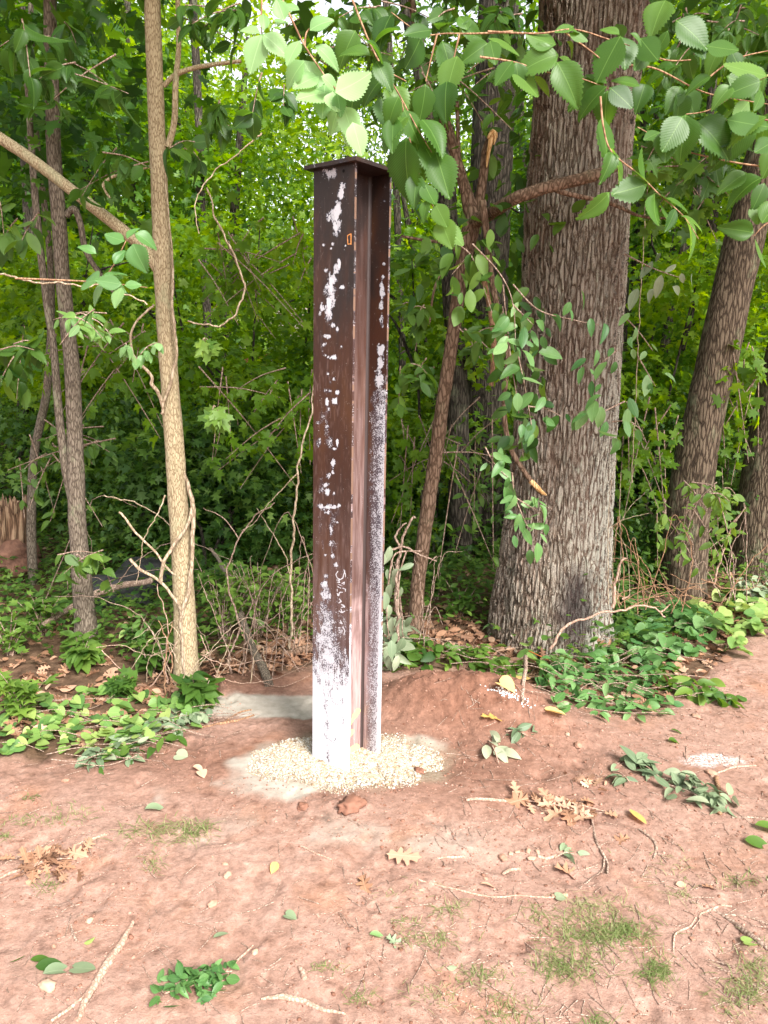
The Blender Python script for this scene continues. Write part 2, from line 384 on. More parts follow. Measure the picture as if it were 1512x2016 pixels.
def GTA(pts):
    pts = np.asarray(pts, float); d = FWD + ((pts[:, 0:1] - CX) / F) * XI - ((pts[:, 1:2] - CY) / F) * YI; z = np.zeros(len(pts))
    for _ in range(9):
        t = (z - HC) / d[:, 2]; z = .5 * z + .5 * height(d[:, 0] * t, d[:, 1] * t)
    t = (z - HC) / d[:, 2]; x, y = d[:, 0] * t, d[:, 1] * t
    return np.stack([x, y, height(x, y)], 1)
def axis(lo, hi, a, b, step, grow=1.12):
    mid = list(np.arange(a, b, step)); l = []; s = step; x = a
    while x > lo: s = min(s * grow, 12); x -= s; l.append(x)
    r = []; s = step; x = mid[-1]
    while x < hi: s = min(s * grow, 12); x += s; r.append(x)
    return np.array(l[::-1] + mid + r)
def build_ground():
    xs = axis(-150, 150, -1.9, 2.1, 0.011, 1.06); ys = axis(-40, 220, 1.35, 4.6, 0.011, 1.05)
    X, Y = np.meshgrid(xs, ys); x = X.ravel(); y = Y.ravel()
    z = height(x, y)
    nx, ny = len(xs), len(ys)
    i = np.arange(nx * ny).reshape(ny, nx)
    f = np.stack([i[:-1, :-1], i[:-1, 1:], i[1:, 1:], i[1:, :-1]], -1).reshape(-1, 4)
    wob = fbm(x * 5, y * 5, o=3)
    fo = sstep(-0.06, 0.12, y - edge_y(x) + 0.10 * wob)
    sl = np.clip(gauss(x, y, SLUR, 0.33, 0.11, 0.05) * 2.4 + gauss(x, y, POST + [-0.25, -0.12], 0.34, 0.24) * 1.1 + gauss(x, y, POST + [0.28, 0.10], 0.18, 0.10) * .8 + 0.35 * wob, 0, 1)
    sl = sstep(0.35, 0.75, sl) * (1 - fo * .6)
    st = gauss(x, y, g2(600, 1640), 0.45, 0.10) * 0.45 + gauss(x, y, g2(840, 1660), 0.22, 0.08) * 0.35 + gauss(x, y, g2(290, 1570), 0.06, 0.05) * 1.0
    sl = np.clip(sl + st * sstep(-.2, .5, wob), 0, 1)
    gr = sstep(0.25, 0.5, gauss(x, y, POST + [0.02, -0.04], 0.42, 0.24) + 0.12 * wob)
    wp = gauss(x, y, g2(1400, 1500), 0.16, 0.06) * 1.3 + gauss(x, y, g2(1330, 1560), 0.2, .05) * .25
    wp = sstep(0.35, 0.9, wp + 0.3 * fbm(x * 14, y * 14, o=3))
    damp = np.clip(1.1 * gauss(x, y, MOUND, 0.65, 0.34) + 0.9 * gauss(x, y, g2(480, 1340), 0.4, 0.2) + 0.7 * gauss(x, y, g2(900, 1520), 0.9, 0.3) + 0.6 * gauss(x, y, g2(350, 1500), .8, .25), 0, 1)
    mb = MB(); mb.add(np.stack([x, y, z], 1), f, tint=fo)
    me = mb.mesh("ground", [ground_material()])
    col = np.stack([sl, gr, wp, damp], 1).astype(np.float32)
    a = me.color_attributes.new("masks", 'FLOAT_COLOR', 'POINT'); a.data.foreach_set("color", col.ravel())
    o = D.objects.new("ground", me); COL.objects.link(o); o["kind"] = "structure"
def ground_material():
    m, n = newmat("red_clay_ground")
    v = coords(n)
    fo = attr(n, "tint").outputs['Fac']
    mk = attr(n, "masks"); sp = n.nodes.new("ShaderNodeSeparateColor"); L(n, mk.outputs['Color'], sp.inputs[0])
    sl, gr, wp = sp.outputs; damp = mk.outputs['Alpha']
    n1 = noise(n, v, 2.3, 6, 0.6); n2 = noise(n, v, 17, 8, 0.65); n3 = noise(n, v, 95, 6, 0.7)
    clay = ramp(n, n2, [(0.30, (0.12, 0.060, 0.042)), (0.42, (0.255, 0.144, 0.106)), (0.58, (0.315, 0.19, 0.146)), (0.76, (0.37, 0.25, 0.205))])
    n1r = n.nodes.new('ShaderNodeMapRange'); n1r.inputs[1].default_value = .4; n1r.inputs[2].default_value = .64; L(n, n1, n1r.inputs[0])
    clay = mixc(n, math_(n, 'MULTIPLY', n1r.outputs[0], 0.55), clay, (0.35, 0.225, 0.18))
    og = n.nodes.new("ShaderNodeMapRange"); og.inputs[1].default_value = 0.56; og.inputs[2].default_value = 0.72; L(n, noise(n, v, 3.1, 4, 0.5), og.inputs[0])
    clay = mixc(n, math_(n, 'MULTIPLY', og.outputs[0], 0.45), clay, (0.33, 0.155, 0.085))
    dampc = ramp(n, n2, [(0.3, (0.10, 0.042, 0.025)), (0.7, (0.20, 0.092, 0.058))])
    clay = mixc(n, math_(n, 'MULTIPLY', damp, 0.85), clay, dampc)
    spk = n.nodes.new("ShaderNodeMapRange"); spk.inputs[1].default_value = 0.66; spk.inputs[2].default_value = 0.72; L(n, n3, spk.inputs[0])
    clay = mixc(n, math_(n, 'MULTIPLY', spk.outputs[0], 0.5), clay, (0.46, 0.32, 0.25))
    n5 = n.nodes.new('ShaderNodeMapRange'); n5.inputs[1].default_value = .32; n5.inputs[2].default_value = .68; n5.inputs[3].default_value = .68; n5.inputs[4].default_value = 1.25; L(n, noise(n, v, 48, 10, .75), n5.inputs[0])
    cb_ = n.nodes.new('ShaderNodeCombineXYZ')
    for k_ in range(3): L(n, n5.outputs[0], cb_.inputs[k_])
    clay = mixc(n, 1.0, clay, cb_.outputs[0], 'MULTIPLY')
    dk = n.nodes.new("ShaderNodeMapRange"); dk.inputs[1].default_value = 0.36; dk.inputs[2].default_value = 0.30; L(n, n3, dk.inputs[0])
    clay = mixc(n, math_(n, 'MULTIPLY', dk.outputs[0], 0.65), clay, (0.16, 0.08, 0.06))
    soil = ramp(n, n2, [(0.3, (0.045, 0.025, 0.015)), (0.55, (0.11, 0.065, 0.04)), (0.75, (0.19, 0.12, 0.08))])
    c = mixc(n, fo, clay, soil)
    slc = ramp(n, n2, [(0.3, (0.27, 0.24, 0.20)), (0.7, (0.38, 0.355, 0.31))])
    c = mixc(n, math_(n, 'MULTIPLY', sl, 0.9), c, slc)
    c = mixc(n, math_(n, 'MULTIPLY', gr, 0.85), c, ramp(n, n3, [(0.35, (0.16, 0.115, 0.075)), (0.65, (0.31, 0.26, 0.195))]))
    wn = n.nodes.new("ShaderNodeMapRange"); wn.inputs[1].default_value = 0.42; wn.inputs[2].default_value = 0.58; L(n, n3, wn.inputs[0])
    c = mixc(n, math_(n, 'MULTIPLY', wp, wn.outputs[0]), c, (0.6, 0.56, 0.55))
    h = math_(n, 'ADD', math_(n, 'ADD', n2, math_(n, 'MULTIPLY', n3, 0.5)), math_(n, 'MULTIPLY', noise(n, v, 260, 3, .7), .32))
    b = n.nodes.new("ShaderNodeBump"); b.inputs['Distance'].default_value = 0.012; L(n, h, b.inputs['Height'])
    L(n, math_(n, 'SUBTRACT', 0.75, math_(n, 'MULTIPLY', sl, 0.45)), b.inputs['Strength'])
    pbr(n, c, 0.93, b.outputs[0], 0.15)
    return m
build_ground()

# ------------------------------------------------------------------ tubes
def smooth_path(pts, n):
    pts = np.asarray(pts, float); k = len(pts)
    if k == 2:
        t = np.linspace(0, 1, n)[:, None]; return pts[0] * (1 - t) + pts[1] * t
    t = np.linspace(0, k - 1, n); i = np.minimum(t.astype(int), k - 2); f = (t - i)[:, None]
    g = lambda j: pts[np.clip(j, 0, k - 1)]
    p0, p1, p2, p3 = g(i - 1), g(i), g(i + 1), g(i + 2)
    return 0.5 * (2 * p1 + (p2 - p0) * f + (2 * p0 - 5 * p1 + 4 * p2 - p3) * f ** 2 + (3 * p1 - p0 - 3 * p2 + p3) * f ** 3)
def tube(mb, pts, rad, seg=8, rings=None, rough=0.0, tint=0.5, mat=0, cap=True, seed=0.0, fn=None, wig=0.0):
    pts = np.asarray(pts, float)
    if pts.shape[1] == 3 and rings is None: rings = max(3, (len(pts) - 1) * 5 + 1)
    r = np.interp(np.linspace(0, 1, rings), np.linspace(0, 1, len(np.atleast_1d(rad))), np.atleast_1d(rad)) if np.ndim(rad) else np.full(rings, rad)
    c = smooth_path(pts, rings)
    if wig > 0:
        sl_ = np.r_[0, np.cumsum(np.linalg.norm(np.diff(c, axis=0), axis=1))] / max(16 * np.mean(r), 1e-4); e_ = np.minimum(1, np.minimum(np.arange(rings), rings - 1 - np.arange(rings)) / 3)
        for j_ in range(3): c[:, j_] += e_ * wig * np.mean(r) * fbm(sl_ * .8 + 31 * j_ + pts[0, 0] * 9, sl_ * 0 + pts[0, 2] * 7, o=3)
    t = np.gradient(c, axis=0); t /= np.linalg.norm(t, axis=1)[:, None] + 1e-9
    ref = np.array([0.0, 1.0, 0.0]) if abs(t[0, 1]) < 0.8 else np.array([1.0, 0, 0])
    us = np.zeros_like(c); u = np.cross(t[0], ref); u /= np.linalg.norm(u)
    for i in range(rings):
        u = u - t[i] * (u @ t[i]); u /= np.linalg.norm(u) + 1e-9; us[i] = u
    vs = np.cross(t, us)
    a = np.linspace(0, 2 * PI, seg, endpoint=False)
    rr = np.repeat(r[:, None], seg, 1)
    if fn is not None: rr = rr * fn(a[None, :], np.linspace(0, 1, rings)[:, None])
    V = c[:, None, :] + rr[..., None] * (np.cos(a)[None, :, None] * us[:, None, :] + np.sin(a)[None, :, None] * vs[:, None, :])
    if rough > 0:
        q = V.reshape(-1, 3); s = 1.2 / max(r.max(), 1e-3)
        nn = fbm(q[:, 0] * s + seed, q[:, 1] * s, q[:, 2] * s * 0.5, o=3).reshape(rings, seg)
        V = c[:, None, :] + (V - c[:, None, :]) * (1 + rough * nn[..., None])
    V = V.reshape(-1, 3)
    i = np.arange(rings * seg).reshape(rings, seg); j = np.roll(i, -1, 1)
    f = np.stack([i[:-1], j[:-1], j[1:], i[1:]], -1).reshape(-1, 4)
    mb.add(V, f, tint=tint, mat=mat)
    if cap:
        for ring, cc in ((i[-1], c[-1]), (i[0][::-1], c[0])):
            vv = np.concatenate([V[ring], [cc]]); k = np.arange(seg)
            mb.add(vv, np.stack([k, (k + 1) % seg, np.full(seg, seg)], 1), tint=tint, mat=mat)
    return c
def pxpath(lst, Y, hw=None):
    """photo points (px, py[, Y]) -> world points; half widths in pixels -> radii"""
    pts = []; rs = []
    for q in lst:
        y = q[2] if len(q) > 2 and q[2] is not None else Y
        p = P(q[0], q[1], y); pts.append(p)
        rs.append((q[3] if len(q) > 3 else (hw or 5)) / F * float((p - [0, 0, HC]) @ FWD))
    return np.array(pts), np.array(rs)

# ------------------------------------------------------------------ leaves
def tmpl_simple():
    v = np.array([[0, 0, 0], [0.26, 0.42, 0.07], [0, 1, -0.1], [-0.26, 0.42, 0.07]])
    return v, np.array([[0, 1, 2], [0, 2, 3]]), v[:, :2]
def tmpl_ovate(w=0.27, k=4, bend=0.18, fold=0.22):
    ts = np.linspace(0, 1, k + 2)
    mid = np.stack([0 * ts, ts, -bend * ts ** 2], 1); V = [*mid]; Fc = []
    for s in (1, -1):
        e = []
        for t in ts[1:-1]:
            ww = w * (math.sin(PI * t ** 0.85)) ** 0.8
            e.append(len(V)); V.append(np.array([s * ww, t, -bend * t * t + fold * ww]))
        row = [0] + e + [k + 1]
        for i in range(k + 1):
            a, b, c, d_ = i, i + 1, row[i + 1], row[i]
            tri = [(a, b, c)] if i < k + 1 and d_ == a else [(a, b, c), (a, c, d_)]
            for q in tri:
                if len(set(q)) == 3: Fc.append(q if s < 0 else q[::-1])
    V = np.array(V); return V, np.array(Fc), V[:, :2] / [w * 3, 1]
def tmpl_elm(w=0.34, teeth=14, bend=0.25, fold=0.2):
    """serrated leaf: lopsided teeth along both edges, the notches shared so that it shades as one blade"""
    ts = np.linspace(0.0, 1, teeth + 1); V = []; UVs = []; Fc = []
    def ww(t): return w * 1.06 * max(0.0, math.sin(PI * min(1, t) ** 0.74)) ** 0.85 * (1 - .45 * t ** 4)
    def zz(x, t): return -bend * t * t + fold * abs(x) - .25 * fold * x * x / w
    for t in ts: V.append([0, t, zz(0, t)]); UVs.append([0, t])
    for s in (1, -1):
        inn = []; no = []
        for i, t in enumerate(ts):
            wi = ww(t) * .55; tt = t
            inn.append(len(V)); V.append([s * wi, min(1, tt + .03 * (0 < i < teeth)), zz(wi, tt)]); UVs.append([s * wi, tt])
            wn = ww(t) * 0.94 + 0.001; no.append(len(V)); V.append([s * wn, min(1, t + .05 * (0 < i < teeth)), zz(wn, t)]); UVs.append([s * wn, t])
        for i in range(teeth):
            tm = (ts[i] + ts[i + 1]) / 2; wt = ww(tm) + 0.042 * (1 - .6 * tm); te = ts[i + 1] + .045 * (i < teeth - 1)
            b = len(V); V.append([s * wt, te, zz(wt, te)]); UVs.append([s * wt, te])
            for q in ((i, inn[i], inn[i + 1]), (i, inn[i + 1], i + 1), (inn[i], no[i], no[i + 1]), (inn[i], no[i + 1], inn[i + 1]), (no[i], b, no[i + 1])): Fc.append(q if s > 0 else q[::-1])
    return np.array(V), np.array(Fc), np.array(UVs)
def tmpl_outline(pts, fold=0.1, bend=0.15, c=(0, 0.35)):
    pts = np.array(pts, float); full = np.concatenate([pts, (pts[::-1] * [-1, 1])])
    full = full[np.r_[True, np.linalg.norm(np.diff(full, axis=0), axis=1) > 1e-6]]
    if np.linalg.norm(full[0] - full[-1]) < 1e-6: full = full[:-1]
    V = np.concatenate([[c], full]); z = fold * np.abs(V[:, 0]) - bend * V[:, 1] ** 2
    k = len(full); i = np.arange(k)
    return np.column_stack([V, z]), np.stack([np.zeros(k, int), 1 + i, 1 + (i + 1) % k], 1)[:, ::-1], V
T_SIMPLE = tmpl_simple()
T_OVATE = tmpl_ovate()
T_OVATE_F = tmpl_ovate(0.24, 8, 0.22, 0.3)
T_ELM = tmpl_elm()
T_ELM2 = tmpl_elm(0.29, 9, 0.4, 0.3)
T_MAPLE = tmpl_outline([(0, 0), (0.18, 0.02), (0.42, -0.02), (0.3, 0.2), (0.6, 0.38), (0.52, 0.46), (0.56, 0.62), (0.3, 0.52), (0.16, 0.56), (0.2, 0.78), (0.08, 0.84), (0, 1.05)], 0.15, 0.2)
T_STAR = tmpl_outline([(0, 0), (0.4, 0.1), (0.18, 0.3), (0.5, 0.62), (0.12, 0.6), (0, 1.05)], 0.1, 0.15)
T_HEART = tmpl_outline([(0, 0.12), (0.14, 0.0), (0.36, 0.04), (0.5, 0.26), (0.47, 0.5), (0.34, 0.72), (0.16, 0.86), (0, 0.95)], 0.22, 0.12, (0, .2))
T_OAK = tmpl_outline([(0, 0), (0.06, 0.08), (0.2, 0.1), (0.08, 0.22), (0.12, 0.3), (0.32, 0.36), (0.28, 0.43), (0.15, 0.44), (0.17, 0.54), (0.36, 0.64), (0.28, 0.7), (0.14, 0.68), (0.14, 0.78), (0.2, 0.9), (0.08, 0.92), (0, 1.02)], 0.25, 0.3, (0, .5))

def unit(a): return a / (np.linalg.norm(a, axis=-1, keepdims=True) + 1e-9)
def put_leaves(mb, T, pos, axis_, nrm, size, tint, mat=0):
    """instances of a template: its y runs along axis_, its z along nrm"""
    V, Fc, UVs = T; n = len(pos)
    y = unit(np.asarray(axis_, float)); z = np.asarray(nrm, float); z = unit(z - y * (z * y).sum(-1, keepdims=True)); x = np.cross(y, z)
    size = np.broadcast_to(np.asarray(size, float), (n,))
    wf = RNG.uniform(.78, 1.18, n)[:, None, None]; cf = RNG.normal(1, .9, n)[:, None, None]
    W = pos[:, None, :] + size[:, None, None] * (V[None, :, 0, None] * x[:, None] * wf + V[None, :, 1, None] * y[:, None] + V[None, :, 2, None] * z[:, None] * cf)
    f = (Fc[None] + (np.arange(n) * len(V))[:, None, None]).reshape(-1, 3)
    mb.add(W.reshape(-1, 3), f, np.tile(UVs, (n, 1)), np.repeat(np.broadcast_to(tint, (n,)), len(V)), mat)
def rnd_dirs(n, up=0.0, rng=RNG):
    return unit(rng.normal(size=(n, 3)) + [0, 0, up])

def spray_cloud(mb, T, centers, radius, per, size, flat=0.35, tint0=0.5, tv=0.3, rng=RNG, droop=0.3, upn=1.6):
    """leaf clumps: every centre carries a flattish spray of leaves"""
    n = len(centers) * per
    c = np.repeat(centers, per, 0); ci = np.repeat(rng.normal(0, 1, len(centers)), per)
    rad = np.repeat(np.broadcast_to(radius, (len(centers),)), per)
    th = rng.uniform(0, 2 * PI, n); r = np.sqrt(rng.uniform(0, 1, n))
    tilt = np.repeat(rng.normal(0, 0.35, (len(centers), 2)), per, 0)
    ox, oy = r * np.cos(th), r * np.sin(th)
    oz = ox * tilt[:, 0] + oy * tilt[:, 1] + rng.normal(0, flat, n) * 0.6 - 0.25 * r * r
    pos = c + np.stack([ox, oy, oz], 1) * rad[:, None]
    ax = np.stack([ox, oy, oz * 0.5 - droop], 1) + rng.normal(0, 0.5, (n, 3))
    nr = rng.normal(0, 0.55, (n, 3)) + [0, 0, upn]
    put_leaves(mb, T, pos, ax, nr, size * rng.uniform(0.65, 1.25, n), np.clip(tint0 + tv * 0.6 * ci + tv * 0.5 * rng.normal(0, 1, n), 0, 1))

# ================================================================== the steel post
B_B, B_H, B_PHI, B_TOP = 0.205, 0.215, math.radians(38.45), 2.404
B_A = np.array([-0.290, 3.083]); B_U = np.array([math.cos(B_PHI), -math.sin(B_PHI)]); B_V = np.array([math.sin(B_PHI), math.cos(B_PHI)])
def bp(s, d, z): s, d, z = np.broadcast_arrays(s, d, z); return np.stack([B_A[0] + B_U[0] * s + B_V[0] * d, B_A[1] + B_U[1] * s + B_V[1] * d, z], -1)
def steel_material():
    m, n = newmat("rusty_steel")
    v = coords(n); mk = attr(n, "stain"); sp = n.nodes.new("ShaderNodeSeparateColor"); L(n, mk.outputs['Color'], sp.inputs[0])
    white, solid, film = sp.outputs; yel = mk.outputs['Alpha']
    v2 = coords(n, (9, 9, 2.2)); n1 = noise(n, v2, 1.0, 5, 0.6); n2 = noise(n, coords(n, (60, 60, 6)), 1, 5, 0.6); n3 = noise(n, v, 190, 4, 0.7); n4 = noise(n, v, 30, 5, 0.65)
    c = ramp(n, n1, [(0.3, (0.020, 0.008, 0.006)), (0.5, (0.040, 0.013, 0.006)), (0.68, (0.072, 0.027, 0.008))])
    c = mixc(n, math_(n, 'MULTIPLY', n2, 0.4), c, (0.026, 0.010, 0.007))
    c = mixc(n, math_(n, 'MULTIPLY', n4, 0.2), c, (0.10, 0.04, 0.025))
    fcol = ramp(n, n2, [(0.3, (0.15, 0.08, 0.07)), (0.6, (0.38, 0.27, 0.26))])
    ff = math_(n, 'MULTIPLY', film, math_(n, 'ADD', math_(n, 'MULTIPLY', n2, 0.9), 0.45), True)
    c = mixc(n, ff, c, fcol)
    zs = n.nodes.new('ShaderNodeSeparateXYZ'); L(n, v, zs.inputs[0]); scale_shade = n.nodes.new('ShaderNodeMapRange'); scale_shade.inputs[1].default_value = .42; scale_shade.inputs[2].default_value = .62
    L(n, math_(n, 'ADD', noise(n, coords(n, (8, 8, 2.5)), 1, 5, .6), math_(n, 'MULTIPLY', math_(n, 'SUBTRACT', zs.outputs[2], 2.0), .35)), scale_shade.inputs[0])
    c = mixc(n, math_(n, 'MULTIPLY', scale_shade.outputs[0], .75), c, (.011, .009, .009))  # sooty scale towards the top, with the deep shade there painted in
    k = math_(n, 'ADD', math_(n, 'ADD', math_(n, 'MULTIPLY', n3, 2.4), math_(n, 'MULTIPLY', n4, 1.0)), -1.2)      # ~0.2 .. 0.85
    gt = n.nodes.new("ShaderNodeMapRange"); L(n, math_(n, 'SUBTRACT', white, k), gt.inputs[0]); gt.inputs[1].default_value = -0.03; gt.inputs[2].default_value = 0.06
    k2 = math_(n, 'MULTIPLY', math_(n, 'SUBTRACT', n4, 0.5), 1.0)
    gs = n.nodes.new("ShaderNodeMapRange"); L(n, math_(n, 'ADD', solid, k2), gs.inputs[0]); gs.inputs[1].default_value = 0.40; gs.inputs[2].default_value = 0.62
    dark = n.nodes.new("ShaderNodeMapRange"); L(n, white, dark.inputs[0]); dark.inputs[1].default_value = 0.15; dark.inputs[2].default_value = 0.5
    c = mixc(n, math_(n, 'MULTIPLY', dark.outputs[0], 0.55), c, (0.035, 0.04, 0.07))
    c = mixc(n, math_(n, 'MULTIPLY', gt.outputs[0], .88), c, (0.52, 0.51, 0.55))
    c = mixc(n, gs.outputs[0], c, mixc(n, n2, (0.44, 0.43, 0.47), (0.62, 0.61, 0.65)))
    gy = n.nodes.new("ShaderNodeMapRange"); L(n, yel, gy.inputs[0]); gy.inputs[1].default_value = 0.4; gy.inputs[2].default_value = 0.6
    c = mixc(n, gy.outputs[0], c, attr(n, "crayon").outputs['Color'])
    wh = math_(n, 'MAXIMUM', gt.outputs[0], gs.outputs[0])
    rough = math_(n, 'ADD', 0.46, math_(n, 'MULTIPLY', wh, 0.4), True)
    h = math_(n, 'ADD', math_(n, 'MULTIPLY', n4, 0.4), wh)
    pbr(n, c, rough, bump(n, h, 0.25, 0.0015), 0.35)
    return m
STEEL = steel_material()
def seg_dist(px, py, a, b):
    ax, ay = a; bx, by = b; dx, dy = bx - ax, by - ay
    t = np.clip(((px - ax) * dx + (py - ay) * dy) / (dx * dx + dy * dy + 1e-9), 0, 1)
    return np.hypot(px - ax - t * dx, py - ay - t * dy)
FR_BLOBS = [(650,342,12,10,.75),(640,336,6,5,.5),(674,366,6,8,.8),(670,385,6,16,.8),(666,405,8,16,.85),(658,425,12,14,.8),(664,440,8,16,.85),(661,460,5,12,.7),(648,428,5,12,.5),
 (637,483,3,4,.9),(655,481,2.5,3,.9),(652,489,2,2,.9),(680,484,2,2,.9),(668,514,4,7,.8),(662,530,6,12,.8),(654,550,8,14,.8),(650,570,10,14,.8),(652,592,9,14,.85),(646,612,7,16,.8),(641,533,4,4,.8),(648,620,7,10,.6),
 (674,565,5,5,.95),(634,605,4,9,.8),(630,617,3,5,.7),(655,640,6,5,.85),(645,662,8,4,.85),(664,648,3,6,.8),(640,678,5,4,.7),(672,682,2,2,.9),(640,700,4,3,.6),(655,704,10,4.5,.95),(646,704,4,3,.8),
 (645,735,4,3,.6),(657,745,3,4,.7),(650,752,3,3,.6),(664,772,4,5,.9),(661,790,6,7,1),(644,792,3.5,8,.9),(647,806,3,5,.8),(646,770,8,6,.35),(650,770,5,3,.6),(627,832,6,4,.5),(645,840,4,4,.6),
 (652,868,3,3,.7),(664,871,2.5,8,.95),(658,884,4,3,.95),(648,868,9,12,.35),(627,872,6,9,.5),(656,912,4,9,.85),(648,936,6,7,.7),(655,930,3,4,.8),(642,955,5,5,.7),(658,972,3,3,.7),(645,968,5,7,.95),(632,965,5,7,.4),
 (632,997,7,4,.9),(645,998,12,6,.95),(658,998,9,4,.9),(646,1008,6,4,.9),(667,994,4,3,.8),(664,1028,2,3,.7),(651,1042,3,12,.7),(651,1070,5,6,.7),(640,1092,3,3,.8),(654,1095,5,5,.7),(661,1112,4,4,.9),
 (643,1135,5,5,.7),(638,1152,9,10,.65),(642,1170,10,14,.65),(636,1200,12,22,.5),(645,1225,14,30,.55),(640,1260,20,30,.62),(648,1290,18,25,.7)]
CHALK = [[(665,1125),(661,1131),(664,1138),(670,1141),(675,1138),(677,1130),(679,1124)],[(677,1122),(680,1130),(680,1136)],[(663,1142),(669,1142)],[(666,1142),(669,1147),(664,1146)],
 [(666,1150),(672,1153)],[(673,1149),(678,1146),(677,1151)],[(665,1155),(671,1158)],[(675,1158),(680,1160),(680,1164)],[(664,1160),(664,1164)],[(664,1168),(665,1173),(669,1166),(674,1166)],[(668,1168),(667,1173)],
 [(668,1179),(672,1184),(668,1186)],[(672,1184),(667,1187)],[(672,1190),(679,1194),(672,1196)],[(676,1191),(678,1196)],[(671,1199),(674,1206),(679,1203)],[(668,1203),(672,1206)],
 [(670,1222),(674,1228),(669,1226)],[(666,1236),(670,1236)],[(667,1240),(671,1243)],[(668,1245),(673,1246)],[(675,1234),(679,1242),(677,1250)]]
def face_stain(kind, PXY, s, z):
    px, py = PXY[:, 0], PXY[:, 1]; n = len(px)
    white = np.zeros(n); solid = np.zeros(n); film = np.zeros(n); cr = np.zeros(n); crc = np.tile([0.7, 0.55, 0.2, 1.0], (n, 1))
    wob = 1.5 * fbm(s * 60, z * 50, o=4, g=.65); wob2 = fbm(s * 110 + 9, z * 22, o=3)
    if kind == 'front':
        for bx, by, rx, ry, a in FR_BLOBS:
            d = np.hypot((px - bx) / rx, (py - by) / ry) + 0.35 * wob
            white = np.maximum(white, a * 1.0 * sstep(1.4, 0.35, d))
        for (bx, by, rx, ry) in ((664,420,5,22),(660,445,4,12),(672,378,4,14),(668,520,3,8),(652,560,5,18),(648,600,4,16),(661,790,4,5),(646,998,9,3),(655,704,7,2.5),(645,968,3,4),(674,565,3.5,3.5),(637,483,2.2,2.8),(664,871,2,6),(644,793,2,5),(640,1150,4,5)):
            solid = np.maximum(solid, 0.75 * sstep(1.4, 0.6, np.hypot((px - bx) / rx, (py - by) / ry) + 0.3 * wob))
        dust = 0.30 * sstep(0.25, 0.7, fbm(s * 20 + 3, z * 9, o=3)) * sstep(2.3, 1.9, z) * sstep(35, 10, np.abs(px - 648))
        white = np.maximum(white, dust)
        low = sstep(1300, 1375, py + 30 * wob2 + 12 * wob + 0.35 * np.abs(px - 632) * (px > 640) * -1)
        white = np.maximum(white, 0.22 * sstep(1150, 1230, py + 60 * wob2) + 0.5 * sstep(1230, 1350, py + 70 * wob2 - 20 * (px > 662)))
        solid = np.maximum(solid, low * 1.05)
        core = sstep(9, 3, np.abs(px - 645 + 3 * wob)) * sstep(1330, 1350, py) * (0.55 + 0.5 * wob)
        for sk in ([(655,1352),(650,1362),(652,1374),(658,1386),(665,1386),(674,1374)],[(674,1374),(675,1383),(671,1388)],[(636,1352),(640,1378),(641,1398),(645,1412)],[(652,1350),(662,1352),(669,1362)],[(672,1408),(678,1420),(672,1428)],[(648,1455),(656,1462),(661,1454)]):
            for a_, b_ in zip(sk[:-1], sk[1:]): core = np.maximum(core, 0.8 * sstep(2.2, .8, seg_dist(px, py, a_, b_) + .8 * wob))
        solid = solid - 1.2 * np.clip(core, 0, 1); white = np.where(py > 1350, np.maximum(0.0, 0.98 - 0.4 * np.clip(core, 0, 1)), white)
        for ln in CHALK:
            for a_, b_ in zip(ln[:-1], ln[1:]): solid = np.maximum(solid, 0.85 * sstep(1.3, 0.5, seg_dist(px, py, a_, b_)))
        film = 0.25 * sstep(900, 1250, py) + 0.2 * sstep(0.2, .9, wob2)
        for a_, b_ in (((684,464),(691,460)),((691,460),(691,481)),((684,464),(685,481)),((685,481),(691,480))):
            k = .9 * sstep(1.3, .4, seg_dist(px, py, a_, b_) + .4 * np.abs(wob)); cr = np.maximum(cr, k)
        crc[:] = [0.75, 0.30, 0.08, 1]
        e = sstep(0.9965, 1.0, s / B_B) * (0.3 + .7 * (wob2 > 0)); cr = np.maximum(cr, 0 * e)
    elif kind == 'web':
        film = 0.12 + 0.30 * sstep(600, 1000, py) + 0.55 * sstep(1120, 1260, py + 60 * wob2) + 0.3 * sstep(1240, 1400, py + 20 * wob2)
        for a_, b_, wd in (((686,1430),(698,1410),3.0),((698,1410),(705,1399),5.0),((689,1446),(693,1440),4.5),((686,1480),(702,1470),6.0)):
            cr = np.maximum(cr, sstep(1.3 * wd, .5 * wd, seg_dist(px, py, a_, b_)))
        crc[:] = [0.85, 0.62, 0.2, 1]
        solid = 0.45 * sstep(10, 2, np.hypot(px - 692, py - 1458))
    elif kind == 'rear':
        rel = s / B_B      # 0 hidden edge .. 1 right tip
        zone = sstep(0.55, 0.70, rel + 0.05 * wob)
        for bx, by, rx, ry, a in ((757,395,3,3,.5),(756,520,3,3,.7),(755,545,3,4,.6),(752,570,5,16,.8),(751,600,5,8,.7),(752,630,4,12,.5),(750,690,7,12,.9),(749,715,8,14,.9),(747,745,8,18,.8)):
            white = np.maximum(white, a * sstep(1.35, 0.5, np.hypot((px - bx) / rx, (py - by) / ry) + 0.35 * wob))
        dens = 0.42 + 0.22 * sstep(0.8, 1.0, rel) - 0.12 * sstep(0.8, .6, rel)
        white = np.maximum(white, dens * zone * sstep(735, 790, py + 25 * wob))
        film = 0.9 * sstep(1120, 1200, py + 25 * wob) * sstep(0.5, 0.56, rel) * (0.4 + .6 * sstep(0.85, .6, rel)) + 0.2 * sstep(700, 1100, py)
        solid = 0.62 * sstep(0.86, 0.97, rel + .03 * wob) * sstep(1050, 1350, py) + 0.5 * sstep(.90, .99, rel) * sstep(800, 900, py)
    elif kind == 'edge':
        white = 0.25 + 0.6 * sstep(1100, 1350, py); solid = 0.9 * sstep(1250, 1350, py); film = 0.6 * (wob2 > -.2)
